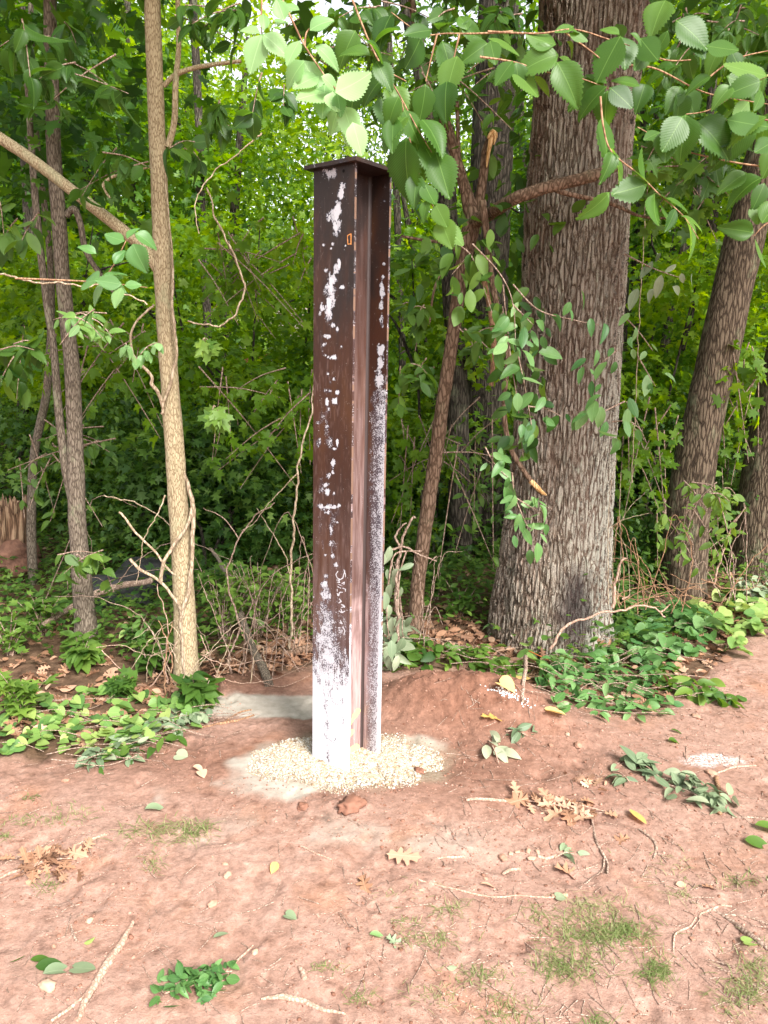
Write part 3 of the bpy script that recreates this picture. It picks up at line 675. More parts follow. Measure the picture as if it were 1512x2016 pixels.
        crc[:] = [0.17, 0.10, 0.07, 1]; cr = 0.8 * sstep(-.3, .1, wob2) * sstep(1300, 1200, py)
    elif kind == 'plate':
        white = 0.3 * sstep(.1, .6, wob); film = 0.1 + 0 * wob
    return white, solid, film, cr, crc
def beam_part(name, faces, parent, mat=STEEL):
    """faces: list of (origin(s,d,z), edge1, edge2, n1, n2, kind)"""
    V = []; Fq = []; col = []; crc = []; off = 0; mb = MB()
    for o_, e1, e2, n1, n2, kind in faces:
        a, b = np.meshgrid(np.linspace(0, 1, n1 + 1), np.linspace(0, 1, n2 + 1)); a = a.ravel(); b = b.ravel()
        q = np.array(o_)[None] + a[:, None] * np.array(e1)[None] + b[:, None] * np.array(e2)[None]
        X = bp(q[:, 0], q[:, 1], q[:, 2]); i = np.arange(len(a)).reshape(n2 + 1, n1 + 1)
        f = np.stack([i[:-1, :-1], i[:-1, 1:], i[1:, 1:], i[1:, :-1]], -1).reshape(-1, 4)
        mb.add(X, f)
        wv = face_stain(kind, proj(X), q[:, 0], q[:, 2]); col.append(np.stack(wv[:4], 1)); crc.append(wv[4])
    off = parent.location
    me = mb.mesh(name, [mat], off, smooth=False)
    for nm, dat in (("stain", col), ("crayon", crc)):
        a = me.color_attributes.new(nm, 'FLOAT_COLOR', 'POINT'); a.data.foreach_set("color", np.concatenate(dat).astype(np.float32).ravel())
    o = D.objects.new(name, me); COL.objects.link(o); o.parent = parent; return o
TF, TW, ZB = 0.011, 0.0085, -0.25
post = thing("steel_beam", "rusty brown steel H beam set upright in pale gravel, its foot coated white with cement", "steel post", (B_A[0] + .12, B_A[1], 0))
def boxfaces(s0, s1, d0, d1, z0, z1, kinds, ns, nz):
    f = []
    ks = dict(front='plain', back='plain', left='plain', right='plain', top='plain', bottom='plain'); ks.update(kinds)
    nd = 1; ns_ = lambda k: ns if ks[k] not in ('plain',) else 2
    def nz_(k): return nz if ks[k] != 'plain' else 8
    f.append(((s0, d0, z0), (s1 - s0, 0, 0), (0, 0, z1 - z0), ns_('front'), nz_('front'), ks['front']))
    f.append(((s1, d1, z0), (s0 - s1, 0, 0), (0, 0, z1 - z0), ns_('back'), nz_('back'), ks['back']))
    f.append(((s1, d0, z0), (0, d1 - d0, 0), (0, 0, z1 - z0), max(1, ns_('right') if ks['right'] == 'web' else nd), nz_('right'), ks['right']))
    f.append(((s0, d1, z0), (0, d0 - d1, 0), (0, 0, z1 - z0), nd, nz_('left'), ks['left']))
    f.append(((s0, d0, z1), (s1 - s0, 0, 0), (0, d1 - d0, 0), 2, 2, ks['top']))
    f.append(((s0, d1, z0), (s1 - s0, 0, 0), (0, d0 - d1, 0), 2, 2, ks['bottom']))
    return f
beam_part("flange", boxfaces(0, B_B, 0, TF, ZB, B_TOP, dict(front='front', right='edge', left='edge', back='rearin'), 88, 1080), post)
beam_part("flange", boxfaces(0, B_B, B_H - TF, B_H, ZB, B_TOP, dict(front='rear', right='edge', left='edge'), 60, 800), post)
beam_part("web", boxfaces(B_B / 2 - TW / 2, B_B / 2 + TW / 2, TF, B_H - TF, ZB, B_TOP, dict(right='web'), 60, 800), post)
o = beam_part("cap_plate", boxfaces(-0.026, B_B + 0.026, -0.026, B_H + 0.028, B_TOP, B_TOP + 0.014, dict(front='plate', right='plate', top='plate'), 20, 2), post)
# fillets where web and flange meet, and a small bolt hole near the top of the face
fm = MB()
for d0, sg in ((TF, 1), (B_H - TF, -1)):
    for side in (1, -1):
        s0 = B_B / 2 + side * TW / 2; r = 0.010; a = np.linspace(0, PI / 2, 6)
        ps = s0 + side * r * (1 - np.sin(a)); pd = d0 + sg * r * (1 - np.cos(a))
        zz = np.linspace(ZB, B_TOP, 30); S, Z = np.meshgrid(np.arange(6), zz)
        X = bp(ps[S.ravel()], pd[S.ravel()], Z.ravel()); i = np.arange(180).reshape(30, 6)
        fm.add(X, np.stack([i[:-1, :-1], i[:-1, 1:], i[1:, 1:], i[1:, :-1]], -1).reshape(-1, 4))
FM, fn_ = newmat('fillet_steel'); pbr(fn_, (0.05, 0.034, 0.032), 0.5); part("weld_fillet", fm, [FM], post)
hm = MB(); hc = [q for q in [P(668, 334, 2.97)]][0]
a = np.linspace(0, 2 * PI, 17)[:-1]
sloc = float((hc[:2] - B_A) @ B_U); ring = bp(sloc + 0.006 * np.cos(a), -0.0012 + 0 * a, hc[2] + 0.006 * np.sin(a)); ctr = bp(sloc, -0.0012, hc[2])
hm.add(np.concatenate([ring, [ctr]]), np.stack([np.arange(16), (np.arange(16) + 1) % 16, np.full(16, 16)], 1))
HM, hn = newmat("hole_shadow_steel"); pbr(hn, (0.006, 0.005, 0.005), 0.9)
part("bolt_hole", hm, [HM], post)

# ================================================================== gravel and stones
def ico(sub=1):
    import bmesh
    b = bmesh.new(); bmesh.ops.create_icosphere(b, subdivisions=sub, radius=1); V = np.array([v.co[:] for v in b.verts]); Fc = np.array([[v.index for v in f.verts] for f in b.faces]); b.free(); return V, Fc
ICO1, ICO2 = ico(1), ico(3)
def stones(mb, pos, size, tint, flat=0.7, rng=RNG):
    V, Fc = ICO1; n = len(pos)
    q = rng.normal(size=(n, 3, 3)); u, _, vt = np.linalg.svd(q); Rm = u @ vt
    sc = rng.uniform(0.6, 1.25, (n, 3)) * size[:, None]
    W = np.einsum('nij,nkj->nki', Rm, V[None] * sc[:, None] * (1 + rng.normal(0, .12, (n, len(V), 1))))
    W[..., 2] *= flat
    W += pos[:, None]
    mb.add(W.reshape(-1, 3), (Fc[None] + (np.arange(n) * len(V))[:, None, None]).reshape(-1, 3), tint=np.repeat(tint, len(V)))
n = 62000
xx = RNG.normal(0, 1, n) * 0.24 + POST[0] - 0.0; yy = RNG.normal(0, 1, n) * 0.115 + POST[1] - 0.05
rr = ((xx - POST[0] + .01) / 0.42) ** 2 + ((yy - POST[1] + .05) / 0.25) ** 2 + 0.5 * fbm(xx * 5, yy * 5, o=2)
k = (rr < 0.95) & (RNG.uniform(size=n) < 1.15 - .75 * rr); xx, yy, rr = xx[k], yy[k], rr[k]
mb = MB(); stones(mb, np.stack([xx, yy, height(xx, yy) + 0.001 + 0.003 * np.clip(1 - rr, 0, 1)], 1), RNG.gamma(2.2, 0.0009, len(xx)) + .0009, RNG.uniform(0, 1, len(xx)) ** 0.8)
single("gravel", mb, [MAT['gravel']], (POST[0], POST[1], 0), "pale cream and yellow gravel heaped round the foot of the steel post", "gravel", kind='stuff')
# fine grit and clods over the clay
n = 30000
xx = RNG.uniform(-2.0, 2.2, n); yy = RNG.uniform(1.35, 4.3, n); k = (yy < edge_y(xx) + .1) & (fbm(xx * 2, yy * 2, o=3) + 0.25 * xx > -0.25); xx, yy = xx[k], yy[k]
mb = MB(); stones(mb, np.stack([xx, yy, height(xx, yy)], 1), RNG.gamma(1.6, 0.0011, len(xx)) + .0009, RNG.uniform(0, 1, len(xx)))
single("clay_crumbs", mb, [MAT['clod']], (0, 2, 0), "small crumbs and clods of red clay scattered over the bare ground", "clay crumbs", kind='stuff')
mb = MB()
c0 = GT(1000, 1366); q = RNG.normal(size=(90, 2)) * [0.05, 0.014] + c0[:2] ; q[:, 1] -= (q[:, 0] - c0[0]) * 0.45
stones(mb, np.column_stack([q, height(q[:, 0], q[:, 1]) + .002]), RNG.uniform(0.003, 0.007, 90), RNG.uniform(0, 1, 90))
single("white_crumbs", mb, [MAT['powder']], c0, "loose white foam crumbs on the clay mound below the yellow leaf scrap", "foam crumbs", kind='stuff')
def pebble(px, py, r, label, tint, group="pebbles lying on the clay", mat='pebble'):
    c = GT(px, py); V, Fc = ICO2; rng = np.random.default_rng(int(px * 7 + py))
    R_ = .8 * r / F * float((c - [0, 0, HC]) @ FWD)
    sc = np.array([1.15, 0.85, 0.55]) * R_ * rng.uniform(0.85, 1.15, 3); W = V * sc
    cl = mat == 'clod'; W *= (1 + (.5 if cl else .42) * perlin(V[:, 0] * 1.5 + px, V[:, 1] * 1.5, V[:, 2] * 1.5) + (.4 if cl else .12) * fbm(V[:, 0] * 3.5 + px, V[:, 1] * 3.5, V[:, 2] * 3.5, o=3))[:, None]
    a = rng.uniform(0, PI); W[:, :2] = W[:, :2] @ np.array([[math.cos(a), -math.sin(a)], [math.sin(a), math.cos(a)]])
    mb = MB(); mb.add(W + c + [0, 0, R_ * 0.22], Fc, tint=tint); single("pebble", mb, [MAT[mat]], c, label, "pebble", group)
for a in [(92, 1943, 20, "largest pale peach stone, beside green leaves at the bottom left", .95), (177, 1813, 9, "round tan pebble in a shallow hollow left of the long bark strip", .9),
          (106, 1864, 7, "small pinkish pebble left of the long bark strip, below the tan pebble", .5), (443, 1702, 7, "small pebble left of the pale oval pebble in front of the cement patch", .7), (444, 1726, 0, "", 0),
          (448, 1724, 10, "pointed orange pebble under the trio in front of the cement patch", .85), (419, 1781, 12, "broad flat pebble below the pebble trio, left of centre", .6), (502, 1875, 8, "flat peach pebble beside the stem of the cut leafy sprig", .95),
          (418, 1687, 3, "tiny pebble above the pebble trio", .6), (130, 1538, 9, "reddish pebble by the green edge at far left", .3), (1117, 1446, 6, "small tan pebble below the yellow scrap right of the mound", .9),
          (1137, 1468, 11, "brown pebble in the clay right of the mound", .4), (1084, 1468, 6, "dull pebble left of the brown pebble right of the mound", .3), (1370, 1412, 10, "rounded pebble on the clay right of the vine heap", .6),
          (1400, 1524, 12, "half buried pebble below the white powder patch", .8), (1062, 1652, 0, "", 0), (1005, 1682, 6, "pale pebble at the left end of the pebble cluster", .95), (1018, 1678, 6, "second pebble from the left in the pebble cluster", .8),
          (1040, 1676, 8, "broad pebble in the middle of the pebble cluster", .6), (1058, 1678, 7, "pale pebble at the right end of the pebble cluster", .9), (1046, 1691, 9, "lowest pebble of the cluster below the dead oak branch", 1), (990, 1690, 12, "flat brown stone left of the pebble cluster", .4),
          (1156, 1710, 5, "lone oval pebble right of the grey wilted leaves", .8), (829, 1753, 5, "round pebble beside the thin root left of the curled leaf", .9), (956, 1730, 5, "tiny pebble above the bare thin root", .7), (1090, 1765, 7, "pair mate pebble above the grass patch, left one", .6),
          (1112, 1763, 7, "pair mate pebble above the grass patch, right one", .8), (504, 1875, 0, "", 0), (1100, 1838, 0, "", 0), (1420, 1683, 6, "dark red pebble at the right side above the long stick", .2), (1363, 1849, 6, "reddish pebble left of the yellow-green leaf", .2)]:
    if a[2] > 0: pebble(*a)
pebble(690, 1588, 26, "largest red clay clod in front of the gravel", .35, "clay clods", 'clod')
pebble(596, 1590, 14, "flat clay clod at the front edge of the gravel", .3, "clay clods", 'clod')
pebble(826, 1520, 12, "clay clod at the right end of the gravel", .3, "clay clods", 'clod')

# ================================================================== trees
def depth_of(p): return float((p - [0, 0, HC]) @ FWD)
def base_Y(px, py): return float(G(px, py)[1])
# ---- the oak
YO = base_Y(1085, 1290) + 0.40
ok = thing("oak_tree", "massive old oak with deeply furrowed grey bark standing right of the steel post", "tree", P(1085, 1285, YO) * [1, 1, 0], None)
op, orr = pxpath([(1083, 1420, None, 140), (1083, 1290, None, 124), (1084, 1200, None, 113), (1092, 1100, None, 107), (1106, 900, None, 97), (1122, 700, None, 98), (1131, 500, None, 102), (1141, 300, None, 100), (1158, 130, None, 104), (1172, 0, None, 112), (1180, -140, None, 112), (1185, -300, None, 100), (1190, -500, None, 85)], YO)
def oakfn(a, t):
    flare = np.exp(-t / 0.045)
    lobes = 0.13 * np.maximum(0, np.cos(a * 3 + 0.6)) ** 2 + 0.12 * np.maximum(0, np.cos(a * 5 + 2.0)) ** 2
    return 1 + flare * lobes + 0.022 * np.cos(a * 4 + t * 5) + 0.012 * np.cos(a * 9 - t * 3)
mb = MB(); tube(mb, op, orr * 0.99, seg=420, rings=1500, fn=oakfn, rough=0.03)
zz = mb.v[0][:, 2]; mb.t[0] = np.clip(1 - (zz + .1) / 0.7, 0, 1)
tr = part("trunk", mb, [MAT['oak']], ok)
mb = MB()
rng = np.random.default_rng(21)
top = op[-3]
for k in range(9):
    a = rng.uniform(PI, 2 * PI); z0 = rng.uniform(3.6, 5.5); st = np.array([op[-3][0], op[-3][1], z0]); e = st + [2.4 * math.cos(a), 2.4 * math.sin(a), rng.uniform(0.6, 2.0)]
    tube(mb, [st, (st + e) / 2 + rng.normal(0, .2, 3), e], [0.09, 0.05, 0.02], 8, 12)
part("limb", mb, [MAT['bark_dark']], ok)
mb = MB(); cen = rng.uniform([-3.2, -2.9, 0.0], [3.0, 0.5, 1.2], (190, 3)); cen[:, 0] += op[0][0]; cen[:, 1] += YO; cen[:, 2] += 3.35 + .42 * np.maximum(0, cen[:, 1] - 2.8)
spray_cloud(mb, T_OVATE, cen, 0.5, 42, 0.13, tint0=.4, rng=rng)
part("crown", mb, [MAT['forest']], ok)

def tree_thing(name, label, lst, Y, mat, seg=20, rough=0.06, group=None, limbs=(), crown=None, seed=1, flare=0.35):
    p, r = pxpath(lst, Y); base = np.array([p[0][0], p[0][1], 0.0])
    t = thing(name, label, "tree", base, group)
    mb = MB(); p = np.concatenate([[p[0] - [0, 0, .25]], p]); r = np.concatenate([[r[0] * 1.1], r])
    tube(mb, p, r, seg, (len(p) - 1) * 12, rough, seed=seed, fn=lambda a, tt: 1 + flare * np.exp(-np.maximum(0, tt - .04) / 0.03) * (0.35 + 0.3 * np.cos(a * 4 + seed)))
    part("trunk", mb, [mat], t)
    for l in limbs:
        lp, lr = pxpath(l, Y); mb = MB(); tube(mb, lp, lr, 12, (len(lp) - 1) * 8, rough, seed=seed + 3); part("branch", mb, [mat], t)
    if crown:
        crown(t)
    return t, p
def crown_fn(boxes, T, size, mat, per=40, rad=0.45, t0=.5, seed=5, twig='bark_dark', tv=.3):
    def f(t):
        rng = np.random.default_rng(seed); mb = MB(); cs = []
        for lo, hi, n in boxes: cs.append(rng.uniform(lo, hi, (n, 3)))
        cs = np.concatenate(cs); spray_cloud(mb, T, cs, rad, per, size, tint0=t0, tv=tv, rng=rng)
        part("crown", mb, [MAT[mat]], t)
    return f
Y1 = base_Y(368, 1345) + 0.05
t_slim, _ = tree_thing("young_tree", "slim tan barked tree with a vine winding up it, left of the steel post", [(369, 1350, None, 27), (366, 1290, None, 23), (363, 1200, None, 21), (357, 1080, None, 20), (350, 980, None, 19), (342, 860, None, 18.5), (333, 740, None, 17.5), (326, 640, None, 17), (321, 540, None, 18), (317, 440, None, 17), (312, 330, None, 16), (308, 230, None, 16), (304, 120, None, 16), (300, 0, None, 15.5), (296, -200, None, 14), (292, -500, None, 10)], Y1, MAT['bark_tan'], 48, 0.05, seed=2,
   limbs=[[(312, 530, None, 12), (285, 490, None, 12), (240, 452, None, 12), (180, 405, None, 11), (110, 350, None, 11), (50, 305, None, 11), (0, 272, None, 11), (-80, 220, None, 9)],
          [(322, 170, None, 5), (345, 148, None, 5), (390, 132, None, 4.5), (475, 120, None, 3.5)], [(297, 328, None, 3), (250, 338, None, 3), (215, 352, None, 3), (203, 368, None, 3), (217, 390, None, 2)],
          [(330, 290, None, 7), (343, 240, None, 6), (346, 160, None, 6), (352, 90, None, 5), (350, 0, None, 5)]],
   crown=crown_fn([((-3.0, 2.2, 3.6), (-0.3, 4.2, 4.6), 70)], T_ELM2, 0.09, 'forest', 24, .35, .45, 8))
Y2 = base_Y(172, 1297) + .05
tree_thing("forked_tree", "grey trunk forking at waist height, between the slim tan tree and the stump", [(174, 1300, None, 24), (168, 1220, None, 21), (160, 1130, None, 18), (153, 1040, None, 17), (149, 940, None, 17), (147, 850, None, 15), (143, 740, None, 15), (133, 640, None, 14), (122, 530, None, 14), (116, 430, None, 14), (106, 300, None, 14), (102, 150, None, 13), (98, 0, None, 12), (95, -300, None, 9)], Y2, MAT['bark_grey'], 32, 0.06, seed=4,
   limbs=[[(143, 985, None, 9), (131, 930, None, 9), (121, 860, None, 8), (113, 780, None, 8), (106, 690, None, 7), (90, 580, None, 7), (72, 420, None, 7), (60, 260, None, 6), (50, 80, None, 6)], [(130, 425, None, 7), (146, 412, None, 7), (158, 440, None, 6), (168, 490, None, 6), (190, 530, None, 5), (236, 590, None, 4)]],
   crown=crown_fn([((-3.4, 3.9, 3.3), (-1.2, 5.6, 4.6), 34), ((-2.6, 4.1, 2.5), (-1.3, 5.2, 3.3), 14)], T_MAPLE, 0.09, 'forest', 34, .4, .45, 9))
Y3 = base_Y(65, 1150)
tree_thing("thin_tree", "thin bare grey trunk beside the splintered stump", [(66, 1150, None, 9), (62, 1060, None, 9), (63, 960, None, 8.5), (68, 890, None, 8), (80, 830, None, 8), (92, 770, None, 8), (100, 650, None, 7), (98, 500, None, 6), (70, 250, None, 6), (60, 0, None, 5)], Y3, MAT['bark_grey'], 20, 0.05, seed=6,
   crown=crown_fn([((-4.2, 5.2, 2.9), (-2.0, 6.6, 4.8), 26)], T_MAPLE, 0.14, 'forest', 24, .45, .4, 10))
Y4 = base_Y(815, 1240) + .03; YF = YO - .52
t_bent, _ = tree_thing("leaning_tree", "crooked brown tree leaning right, between the steel post and the oak", [(816, 1243, None, 15), (822, 1160, None, 14), (834, 1060, None, 14), (850, 950, None, 14), (862, 870, None, 14), (872, 790, None, 13), (886, 700, None, 13), (897, 620, None, 13), (908, 540, None, 14), (922, 470, None, 17), (930, 430, None, 17), (915, 370, None, 11), (897, 310, None, 10), (880, 250, None, 10), (855, 205, None, 9), (835, 140, None, 8), (810, 0, None, 7)], Y4, MAT['bark_brown'], 36, 0.10, seed=8,
   limbs=[[(930, 440, None, 14), (970, 417, YF + .3, 13), (1010, 393, YF, 12), (1060, 374, YF, 12), (1120, 358, YF, 12), (1170, 345, YF, 12), (1215, 328, YF + .1, 9)], [(1085, 370, YF, 6), (1120, 382, YF, 5), (1200, 400, YF, 4), (1260, 425, YF, 3), (1320, 430, YF, 2)],
          [(925, 450, None, 9), (942, 400, None, 10), (951, 350, None, 9), (957, 300, None, 9), (968, 268, None, 8)], [(900, 560, None, 6), (920, 470, None, 5), (905, 330, None, 4), (900, 200, None, 4)],
          [(790, 465, None, 2.5), (835, 473, None, 3), (880, 480, None, 3), (905, 500, None, 4)], [(845, 640, None, 2), (855, 570, None, 2.5), (880, 510, None, 3)]],
   crown=crown_fn([((0.0, 4.2, 3.2), (1.1, 5.4, 4.6), 32), ((0.15, 4.4, 2.3), (1.0, 5.3, 3.2), 10)], T_OVATE, 0.11, 'under', 22, .35, .4, 12))
# split stub tip
mb = MB(); lp, lr = pxpath([(972, 258, None, 6), (966, 280, None, 5), (961, 305, None, 3.5), (958, 330, None, 1)], Y4 - .05); tube(mb, lp, lr, 8, 14, .3, seed=3)
lp, lr = pxpath([(960, 272, None, 2), (970, 262, None, 7), (976, 268, None, 4), (972, 285, None, 1)], Y4 - .06); tube(mb, lp, lr, 8, 12, .3, seed=4)
part("split_wood", mb, [MAT['split']], t_bent)
# broken branch hanging down from it
hb = thing("hanging_branch", "long broken branch hanging down in front of the oak, bent like an elbow", "branch", P(1010, 880, Y4 - .25))
mb = MB(); lp, lr = pxpath([(950, 395, None, 7), (958, 460, None, 7), (966, 540, None, 6.5), (978, 600, None, 6), (993, 650, None, 5.5), (1000, 700, None, 5.5), (994, 770, None, 5), (993, 820, None, 5), (1004, 880, None, 5), (1030, 925, None, 5), (1052, 955, None, 5), (1070, 972, None, 3)], Y4 - .3); tube(mb, lp, lr, 12, 90, .08)
part("stem", mb, [MAT['bark_brown']], hb)
mb = MB(); lp, lr = pxpath([(1044, 946, None, 5.4), (1056, 958, None, 5.4), (1068, 970, None, 4), (1078, 976, None, 1)], Y4 - .302); tube(mb, lp, lr, 8, 8, .2); part("broken_end", mb, [MAT['split']], hb)
hb2 = thing("dangling_branch", "dark reddish peeled branch dangling behind the long broken branch left of the oak", "branch", P(965, 620, Y4 - .1))
mb = MB(); lp, lr = pxpath([(945, 500, None, 4), (955, 560, None, 5), (965, 610, None, 5), (972, 670, None, 6), (970, 720, None, 5), (967, 760, None, 4)], Y4 - .15); tube(mb, lp, lr, 10, 40, .15); part("stem", mb, [MAT['twig_red']], hb2)

Y5 = base_Y(955, 1080)
tree_thing("tall_tree", "broad dark furrowed trunk standing half behind the oak's left side", [(957, 1080, None, 44), (955, 1000, None, 40), (955, 850, None, 39), (958, 700, None, 38), (962, 500, None, 40), (968, 300, None, 41), (978, 100, None, 40), (985, -100, None, 38), (990, -400, None, 30)], Y5, MAT['bark_dark'], 64, 0.05, seed=11,
   crown=crown_fn([((-0.6, 5.6, 4.4), (2.2, 8.0, 6.0), 26)], T_OVATE, 0.12, 'forest', 26, .5, .4, 13))
Y6 = 6.6
tree_thing("spotted_tree", "dark trunk with pale lichen spots, leaning left high up behind the crooked brown tree", [(905, 1040, None, 22), (903, 900, None, 21), (900, 760, None, 21), (893, 640, None, 20), (888, 540, None, 20), (882, 430, None, 19), (870, 330, None, 18), (848, 220, None, 17), (825, 120, None, 16), (800, 0, None, 15), (760, -200, None, 12)], Y6, MAT['bark_dark'], 32, 0.07, seed=12,
   limbs=[[(893, 400, None, 7), (885, 330, None, 8), (872, 260, None, 8), (850, 205, None, 7), (835, 150, None, 7), (828, 60, None, 6)]],
   crown=crown_fn([((-1.6, 6.2, 4.8), (0.4, 8.0, 6.0), 8)], T_OVATE, 0.12, 'forest', 26, .5, .5, 14))
Y7 = base_Y(1348, 1165)
tree_thing("slanting_tree", "sturdy rough barked tree slanting to the right, right of the oak", [(1346, 1180, None, 42), (1348, 1100, None, 41), (1354, 1000, None, 42), (1368, 910, None, 40), (1384, 830, None, 38), (1400, 760, None, 38), (1418, 680, None, 38), (1437, 590, None, 37), (1458, 500, None, 37), (1478, 420, None, 36), (1500, 320, None, 34), (1530, 200, None, 32), (1570, 0, None, 30), (1600, -200, None, 26)], Y7, MAT['bark_rough'], 72, 0.05, seed=14,
   crown=crown_fn([((1.2, 4.4, 3.6), (4.2, 7.0, 5.2), 40)], T_OVATE, 0.12, 'forest', 26, .45, .45, 15))
Y8 = base_Y(1500, 1140) + .3
tree_thing("corner_tree", "thick rough trunk at the right edge of the clearing, cut by the picture's edge", [(1495, 1150, None, 72), (1502, 1080, None, 64), (1512, 1000, None, 60), (1526, 900, None, 56), (1545, 780, None, 54), (1570, 650, None, 50), (1600, 450, None, 46), (1640, 200, None, 44), (1680, -100, None, 40)], Y8, MAT['bark_rough'], 72, 0.06, seed=15,
   crown=crown_fn([((2.6, 5.0, 3.8), (5.0, 7.6, 5.4), 30)], T_OVATE, 0.12, 'forest', 26, .45, .45, 16))
tree_thing("dark_tree", "dark slanting trunk behind the thick trunk at the right edge", [(1432, 1080, None, 20), (1450, 980, None, 19), (1472, 890, None, 18), (1495, 810, None, 17), (1515, 740, None, 16), (1560, 600, None, 15), (1640, 300, None, 13), (1700, 0, None, 12)], Y8 + 1.2, MAT['bark_dark'], 28, 0.06, seed=16,
   crown=crown_fn([((3.4, 6.4, 4.2), (6.0, 9.4, 6.0), 20)], T_OVATE, 0.12, 'forest', 26, .5, .45, 17))
BG = "slender trees in the shade behind the clearing"
bgt = [("dark slender trunk close behind the oak's right side", [(1205, 1010, None, 15), (1207, 900, None, 14), (1213, 820, None, 13), (1218, 740, None, 13), (1225, 600, None, 12), (1228, 400, None, 11), (1235, 100, None, 9)], 8.0),
       ("thin dark trunk with a fork, between the oak and the slanting tree", [(1284, 960, None, 12), (1284, 860, None, 11), (1290, 790, None, 10), (1304, 720, None, 10), (1316, 640, None, 9), (1340, 520, None, 9), (1375, 380, None, 8), (1400, 200, None, 8), (1412, 0, None, 7)], 8.6),
       ("dark upright trunk in the top right behind the slanting tree", [(1395, 800, None, 12), (1400, 600, None, 11), (1402, 400, None, 12), (1410, 200, None, 12), (1405, 0, None, 12), (1400, -200, None, 10)], 9.5),
       ("dark trunk at the top left beyond the forked tree", [(35, 1020, None, 12), (45, 800, None, 11), (60, 560, None, 11), (52, 300, None, 12), (42, 150, None, 12), (35, -100, None, 11)], 9.0),
       ("dark thin trunk left of the steel post, deep in the woods", [(420, 1000, None, 8), (415, 800, None, 8), (405, 560, None, 8), (395, 400, None, 9), (392, 250, None, 8), (380, 0, None, 8)], 10.0),
       ("thin upright trunk seen just right of the steel post", [(790, 1010, None, 8), (788, 850, None, 8), (792, 700, None, 7), (785, 500, None, 7), (775, 250, None, 7), (760, 0, None, 7)], 10.5),
       ("slender trunk behind the slim tan tree", [(250, 1030, None, 8), (245, 850, None, 8), (262, 600, None, 8), (258, 330, None, 8), (250, 0, None, 7)], 11.0),
       ("distant pair mate trunk right of the oak with a slight lean", [(1245, 930, None, 7), (1262, 800, None, 7), (1270, 650, None, 6), (1282, 400, None, 6), (1300, 100, None, 6)], 12.0)]
rng = np.random.default_rng(31)
for i, (lab, lst, yy) in enumerate(bgt):
    x0 = P(lst[-2][0], 300, yy)[0]
    tree_thing("slender_tree", lab, lst, yy, MAT['bark_dark'], 14, 0.06, group=BG, seed=20 + i,
      crown=crown_fn([((x0 - 1.4, yy - 1.0, 2.6 + .1 * yy), (x0 + 1.4, yy + 1.4, 3.6 + 0.2 * yy), 12)], [T_MAPLE, T_SIMPLE][i % 2], 0.13, ['bright', 'forest'][i % 2], 30, .5, .35, 40 + i))
# stray limbs in the top right corner belong to the dark upright tree
# ---- splintered stump
Y9 = base_Y(15, 1118) - .25
st = thing("splintered_stump", "broken splintered stump with a red muddy root ball at the left edge", "stump", G(12, 1118))
mb = MB(); lp, lr = pxpath([(12, 1130, None, 38), (12, 1080, None, 38), (12, 1030, None, 42), (8, 1000, None, 46), (4, 968, None, 50)], Y9)
def stf(a, t): return 1 + 0.10 * np.cos(a * 7) + 0.07 * np.cos(a * 13 + 1)
c = tube(mb, lp, lr, 90, 60, .10, fn=stf, cap=False)
v = mb.v[0].reshape(60, 90, 3); jag = (0.06 * np.abs(np.sin(np.arange(90) * 1.7)) + .08 * RNG.uniform(size=90)); v[40:, :, 2] -= (np.linspace(0, 1, 20)[:, None] * jag[None]); mb.v[0] = v.reshape(-1, 3)
part("wood", mb, [MAT['rot']], st)
mb = MB(); V, Fc = ICO2; c = P(25, 1095, Y9 - .1); W = V * [0.17, 0.15, 0.13]; W *= (1 + 0.7 * fbm(V[:, 0] * 2.2, V[:, 1] * 2.2, V[:, 2] * 2.2, o=4))[:, None]; mb.add(W + c, Fc)
part("root_ball", mb, [MAT['mud']], st)

# ---- vines round the slim tree
vt = thing("climbing_vine", "woody vine twisting round the slim tan trunk", "vine", P(368, 1330, Y1 - .1))
def vine_strand(lst, Y, seg=8, nm="stem", m='vine', par=vt):
    mb = MB(); lp, lr = pxpath(lst, Y); tube(mb, lp, lr * .75, seg, (len(lp) - 1) * 12, .15, wig=1.0); part(nm, mb, [MAT[m]], par)
yv = Y1 - 0.065
vine_strand([(365, 1330, yv, 5), (358, 1230, yv, 5), (368, 1160, yv - .01, 6), (378, 1090, yv, 5), (379, 1020, yv + .03, 6), (373, 970, yv + .05, 6), (362, 930, yv + .05, 4)], yv)
vine_strand([(316, 1145, yv - .05, 5), (322, 1110, yv - .05, 5), (338, 1080, yv - .02, 4.5), (356, 1055, yv - .01, 4.5), (372, 1030, yv, 4.5), (376, 1000, yv + .03, 4)], yv)
vine_strand([(360, 1215, yv, 4), (345, 1180, yv - .03, 4), (316, 1145, yv - .05, 4), (280, 1122, yv - .05, 4), (256, 1100, yv - .05, 4)], yv)
vine_strand([(318, 815, yv, 3.5), (322, 790, yv - .01, 3.5), (336, 750, yv - .01, 4), (347, 700, yv, 4), (344, 650, yv, 4), (338, 600, yv, 3.5), (342, 540, yv + .02, 3.5), (337, 480, yv + .02, 1.8), (330, 400, yv + .02, 1.6), (326, 320, yv + .03, 1.4)], yv)
vine_strand([(320, 800, yv, 4.5), (310, 770, yv - .02, 5), (298, 755, yv - .03, 5), (298, 740, yv - .03, 4), (280, 720, yv - .03, 4), (262, 695, yv - .03, 3), (258, 650, yv - .02, 3), (290, 610, yv, 3), (302, 600, yv, 3)], yv)
vine_strand([(234, 1008, yv - .05, 3), (262, 1042, yv - .05, 3), (300, 1080, yv - .05, 3), (330, 1120, yv - .04, 3), (345, 1132, yv - .03, 2.5)], yv)
